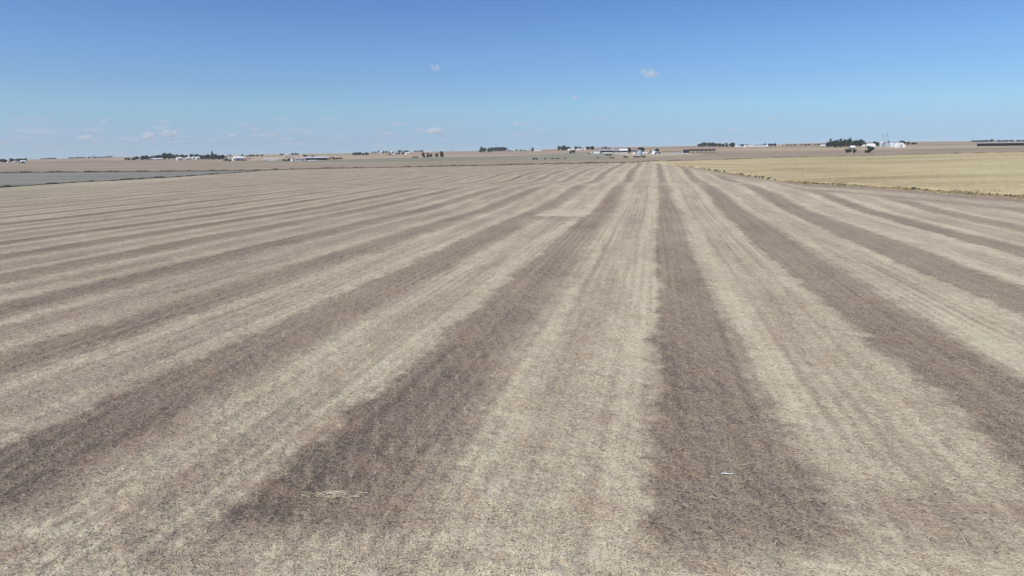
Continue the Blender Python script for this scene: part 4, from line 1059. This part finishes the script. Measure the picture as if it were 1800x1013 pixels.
# elevator
gable('farm_shed', 1516.5, 257.6, 7, 3, 10, 'white shed right behind the big grove', 'shed', 'wall_white', 'roof_white', doors=0)
gable('white_barn', 1530, 258.2, 13, 5.2, 16, 'white roofed barn between big grove and grain elevator', 'barn', 'wall_white', 'roof_white', eave=0.4, doors=0)
bin_('grain_bin', 1549, 259, 7, 9.4, 'bright grain bin at the left foot of the grain elevator', 'steel', 'roof_white', cone=0.2)
bin_('grain_bin', 1559.5, 258.8, 8, 9, 'blue grey grain bin in the middle of the grain elevator', 'steel', 'steel', cone=0.22)
bin_('grain_bin', 1569.5, 258.4, 9, 9.6, 'blue grey grain bin at the right of the grain elevator', 'steel', 'steel', cone=0.22)
def leg(x, yb, hpx, label):
    e, k = root('elevator_leg', x, yb, label, 'grain elevator', None, 0)
    h = hpx * k; s = 0.55
    for a in (-1, 1):
        for b in (-1, 1):
            part('column', [(a * s * k * 0.6 - 0.12, a * s * k * 0.6 + 0.12, b * s * k * 0.6 - 0.12, b * s * k * 0.6 + 0.12, 0, h * 0.95)], 'steel', e)
    for i in range(7):
        z = h * (i + 1) / 8
        part('platform', [(-s * k * 0.6 - 0.13, s * k * 0.6 + 0.13, -s * k * 0.6 - 0.13, s * k * 0.6 + 0.13, z, z + 0.12)], 'roof_grey', e)
    part('trunking', [(-0.6, 0.6, -0.5, 0.5, 0, h)], 'steel', e)
    part('head', [(-1.3, 1.3, -1.0, 1.0, h * 0.955, h + 0.9)], 'steel_dark', e)
    v, f = tube([(0, 0, h * 0.9), (4.2 * k, 0, h * 0.46)], [0.28, 0.28], 8); bm_mesh('spout', v, f, M['steel'], e)
    v, f = tube([(0, 0, h * 0.9), (-4.2 * k, 0, h * 0.46)], [0.28, 0.28], 8); bm_mesh('spout', v, f, M['steel'], e)
leg(1550.5, 258.6, 19, 'left steel leg tower of the grain elevator, above the bright bin')
leg(1558.2, 258.4, 21, 'right steel leg tower of the grain elevator, the tallest one')
hoop('hoop_barn', 1573, 258.6, 13, 7.4, 20, 'white hoop barn left of the round white dome', 'roof_white', 'roof_white')
hoop('dome_shed', 1584, 259.4, 13.5, 8.6, 16, 'bright round white dome shed right of the grain elevator', 'roof_white', 'roof_white')
open_shed('long_shed', 1768, 256.6, 84, 6.2, 16, 'very long shed with grey roof and black open front at the right edge', 16, 'roof_grey', 'roof_dark', None, False, 'shed', 4, 'roof_dark')

# ----------------------------------------------------------------------------
# clouds: small fair weather cumulus, lumps of thin air-borne water
# ----------------------------------------------------------------------------
import bmesh
_b = bmesh.new(); bmesh.ops.create_icosphere(_b, subdivisions=4, radius=1.0)
ICO_V = np.array([v.co[:] for v in _b.verts]); ICO_F = [tuple(v.index for v in f.verts) for f in _b.faces]; _b.free()
def cloud_material(name, dens):
    m = bpy.data.materials.new(name); m.use_nodes = True
    nt = m.node_tree; nt.nodes.clear()
    out = nt.nodes.new('ShaderNodeOutputMaterial'); v = nt.nodes.new('ShaderNodeVolumePrincipled')
    v.inputs['Color'].default_value = (1, 1, 1, 1); v.inputs['Density'].default_value = dens; v.inputs['Anisotropy'].default_value = -0.1
    nt.links.new(v.outputs[0], out.inputs['Volume'])
    return m
def cloud(x, y, w, h, tau, label, group):
    el = 272 - y + (281 - 0.0078 * x - 272)
    D_ = min(42000.0, 1350.0 / math.tan(math.atan(max(el, 18) / FPX)))
    d = ray(x, y + h * 0.5); hl = math.hypot(d[0], d[1])
    base = CAMH + D_ * d[2] / hl
    W_, H_ = w * D_ / FPX / 2, h * D_ / FPX
    rg = np.random.default_rng(int(x * 7 + y))
    Vd = ICO_V.copy()
    rad = np.full(len(Vd), 0.45)
    for i in range(16):
        a = rg.uniform(0, 2 * math.pi); c = np.array([math.cos(a) * rg.uniform(0.2, 0.75), math.sin(a) * rg.uniform(0.2, 0.75), rg.uniform(0.0, 0.55)])
        s = rg.uniform(0.16, 0.34)
        b_ = Vd @ c; disc = b_ * b_ - (c @ c - s * s)
        hit = np.where((disc > 0) & (b_ > 0), b_ + np.sqrt(np.maximum(disc, 0)), 0)
        rad = np.maximum(rad, hit)
    P = Vd * rad[:, None] + 0.04 * rg.normal(size=Vd.shape)
    P[:, 2] = np.where(P[:, 2] < -0.12, -0.12, P[:, 2])
    me = bpy.data.meshes.new('cloud')
    me.from_pydata([tuple(q) for q in np.stack([P[:, 0] * W_, P[:, 1] * W_ * 0.8, P[:, 2] * H_ / 0.85], 1).tolist()], [], ICO_F)
    o = link('cloud', me, cloud_material('cloud_vapour', 2.6 * tau / max(W_, 1)))
    o.location = (d[0] / hl * D_, d[1] / hl * D_, base)
    o.rotation_euler = (0, 0, -math.atan2(d[0], d[1]))
    tag(o, label, 'cloud', group)
CL = [(766, 118, 24, 11, 0.55, 'small faint white cloud high left of centre, alone'), (1141, 128, 36, 14, 0.75, 'largest small white cloud, high right of centre'), (1010, 169, 20, 10, 0.4, 'small greyish cloud between the two high clouds, lower'), (765, 227, 34, 12, 0.8, 'bright flat white cloud low above the middle horizon'), (262, 236, 24, 11, 0.9, 'left one of two white puffs low above the village'), (301, 234, 26, 11, 0.9, 'right one of two white puffs low above the village'), (147, 241, 28, 7, 0.6, 'flat white cloud low at the left above the hazy tree line'), (72, 228, 84, 9, 0.2, 'long thin grey cloud low at the left edge'), (409, 238, 16, 8, 0.6, 'tiny white puff low right of the village'), (914, 216, 28, 7, 0.45, 'thin white cloud streak above the middle grove'), (1711, 178, 30, 6, 0.18, 'faint thin cloud high at the right edge')]
for c in CL: cloud(*c[:4], c[4] * (0.4 if c[1] < 200 else 0.75), c[5], None)
rnd = random.Random(3)
LAND = [(120, 'far left farm'), (215, 'hazy left tree line'), (360, 'village'), (480, 'wide white farmhouse'), (600, 'pink roofed barn'), (720, 'hilltop farmsteads'), (820, 'brown pasture trees'), (930, 'middle grove'), (1040, 'white farmyard'), (1180, 'open cattle barn'), (1300, 'black roofed shed'), (1440, 'white houses'), (1600, 'grain elevator'), (9999, 'long black shed')]
faint = {}
for i in range(64):
    x = rnd.uniform(-60, 1860) if i % 2 else rnd.uniform(-40, 760); y = rnd.uniform(206, 254) if i % 3 else rnd.uniform(222, 256)
    it = (x, y, rnd.uniform(16, 58), rnd.uniform(3, 7), rnd.uniform(0.10, 0.26))
    faint.setdefault(next(n_ for lim, n_ in LAND if x < lim), []).append(it)
for nm, its in faint.items():
    for i, it in enumerate(sorted(its)):
        cloud(*it, f'faint flat cloud low over the {nm}, {ORD[i]} from left' if len(its) > 1 else f'single faint flat cloud low over the {nm}', 'faint clouds over the horizon')

# ----------------------------------------------------------------------------
# haze
# ----------------------------------------------------------------------------
top = float(T_Z.max()) + 75
lo = float(T_Z.min()) - 3
V_, F_ = bx(-6100, 6100, -6100, 6100, lo, top)
hz = bm_mesh('haze', V_, F_)
m = bpy.data.materials.new('thin_air_haze'); m.use_nodes = True
nt = m.node_tree; nt.nodes.clear()
out = nt.nodes.new('ShaderNodeOutputMaterial'); v = nt.nodes.new('ShaderNodeVolumePrincipled')
v.inputs['Color'].default_value = (0.90, 0.95, 1.0, 1); v.inputs['Density'].default_value = 0.00007; v.inputs['Anisotropy'].default_value = 0.2
nt.links.new(v.outputs[0], out.inputs['Volume'])
hz.data.materials.append(m)
tag(hz, 'thin pale blue haze over the whole land', 'haze', kind='stuff')
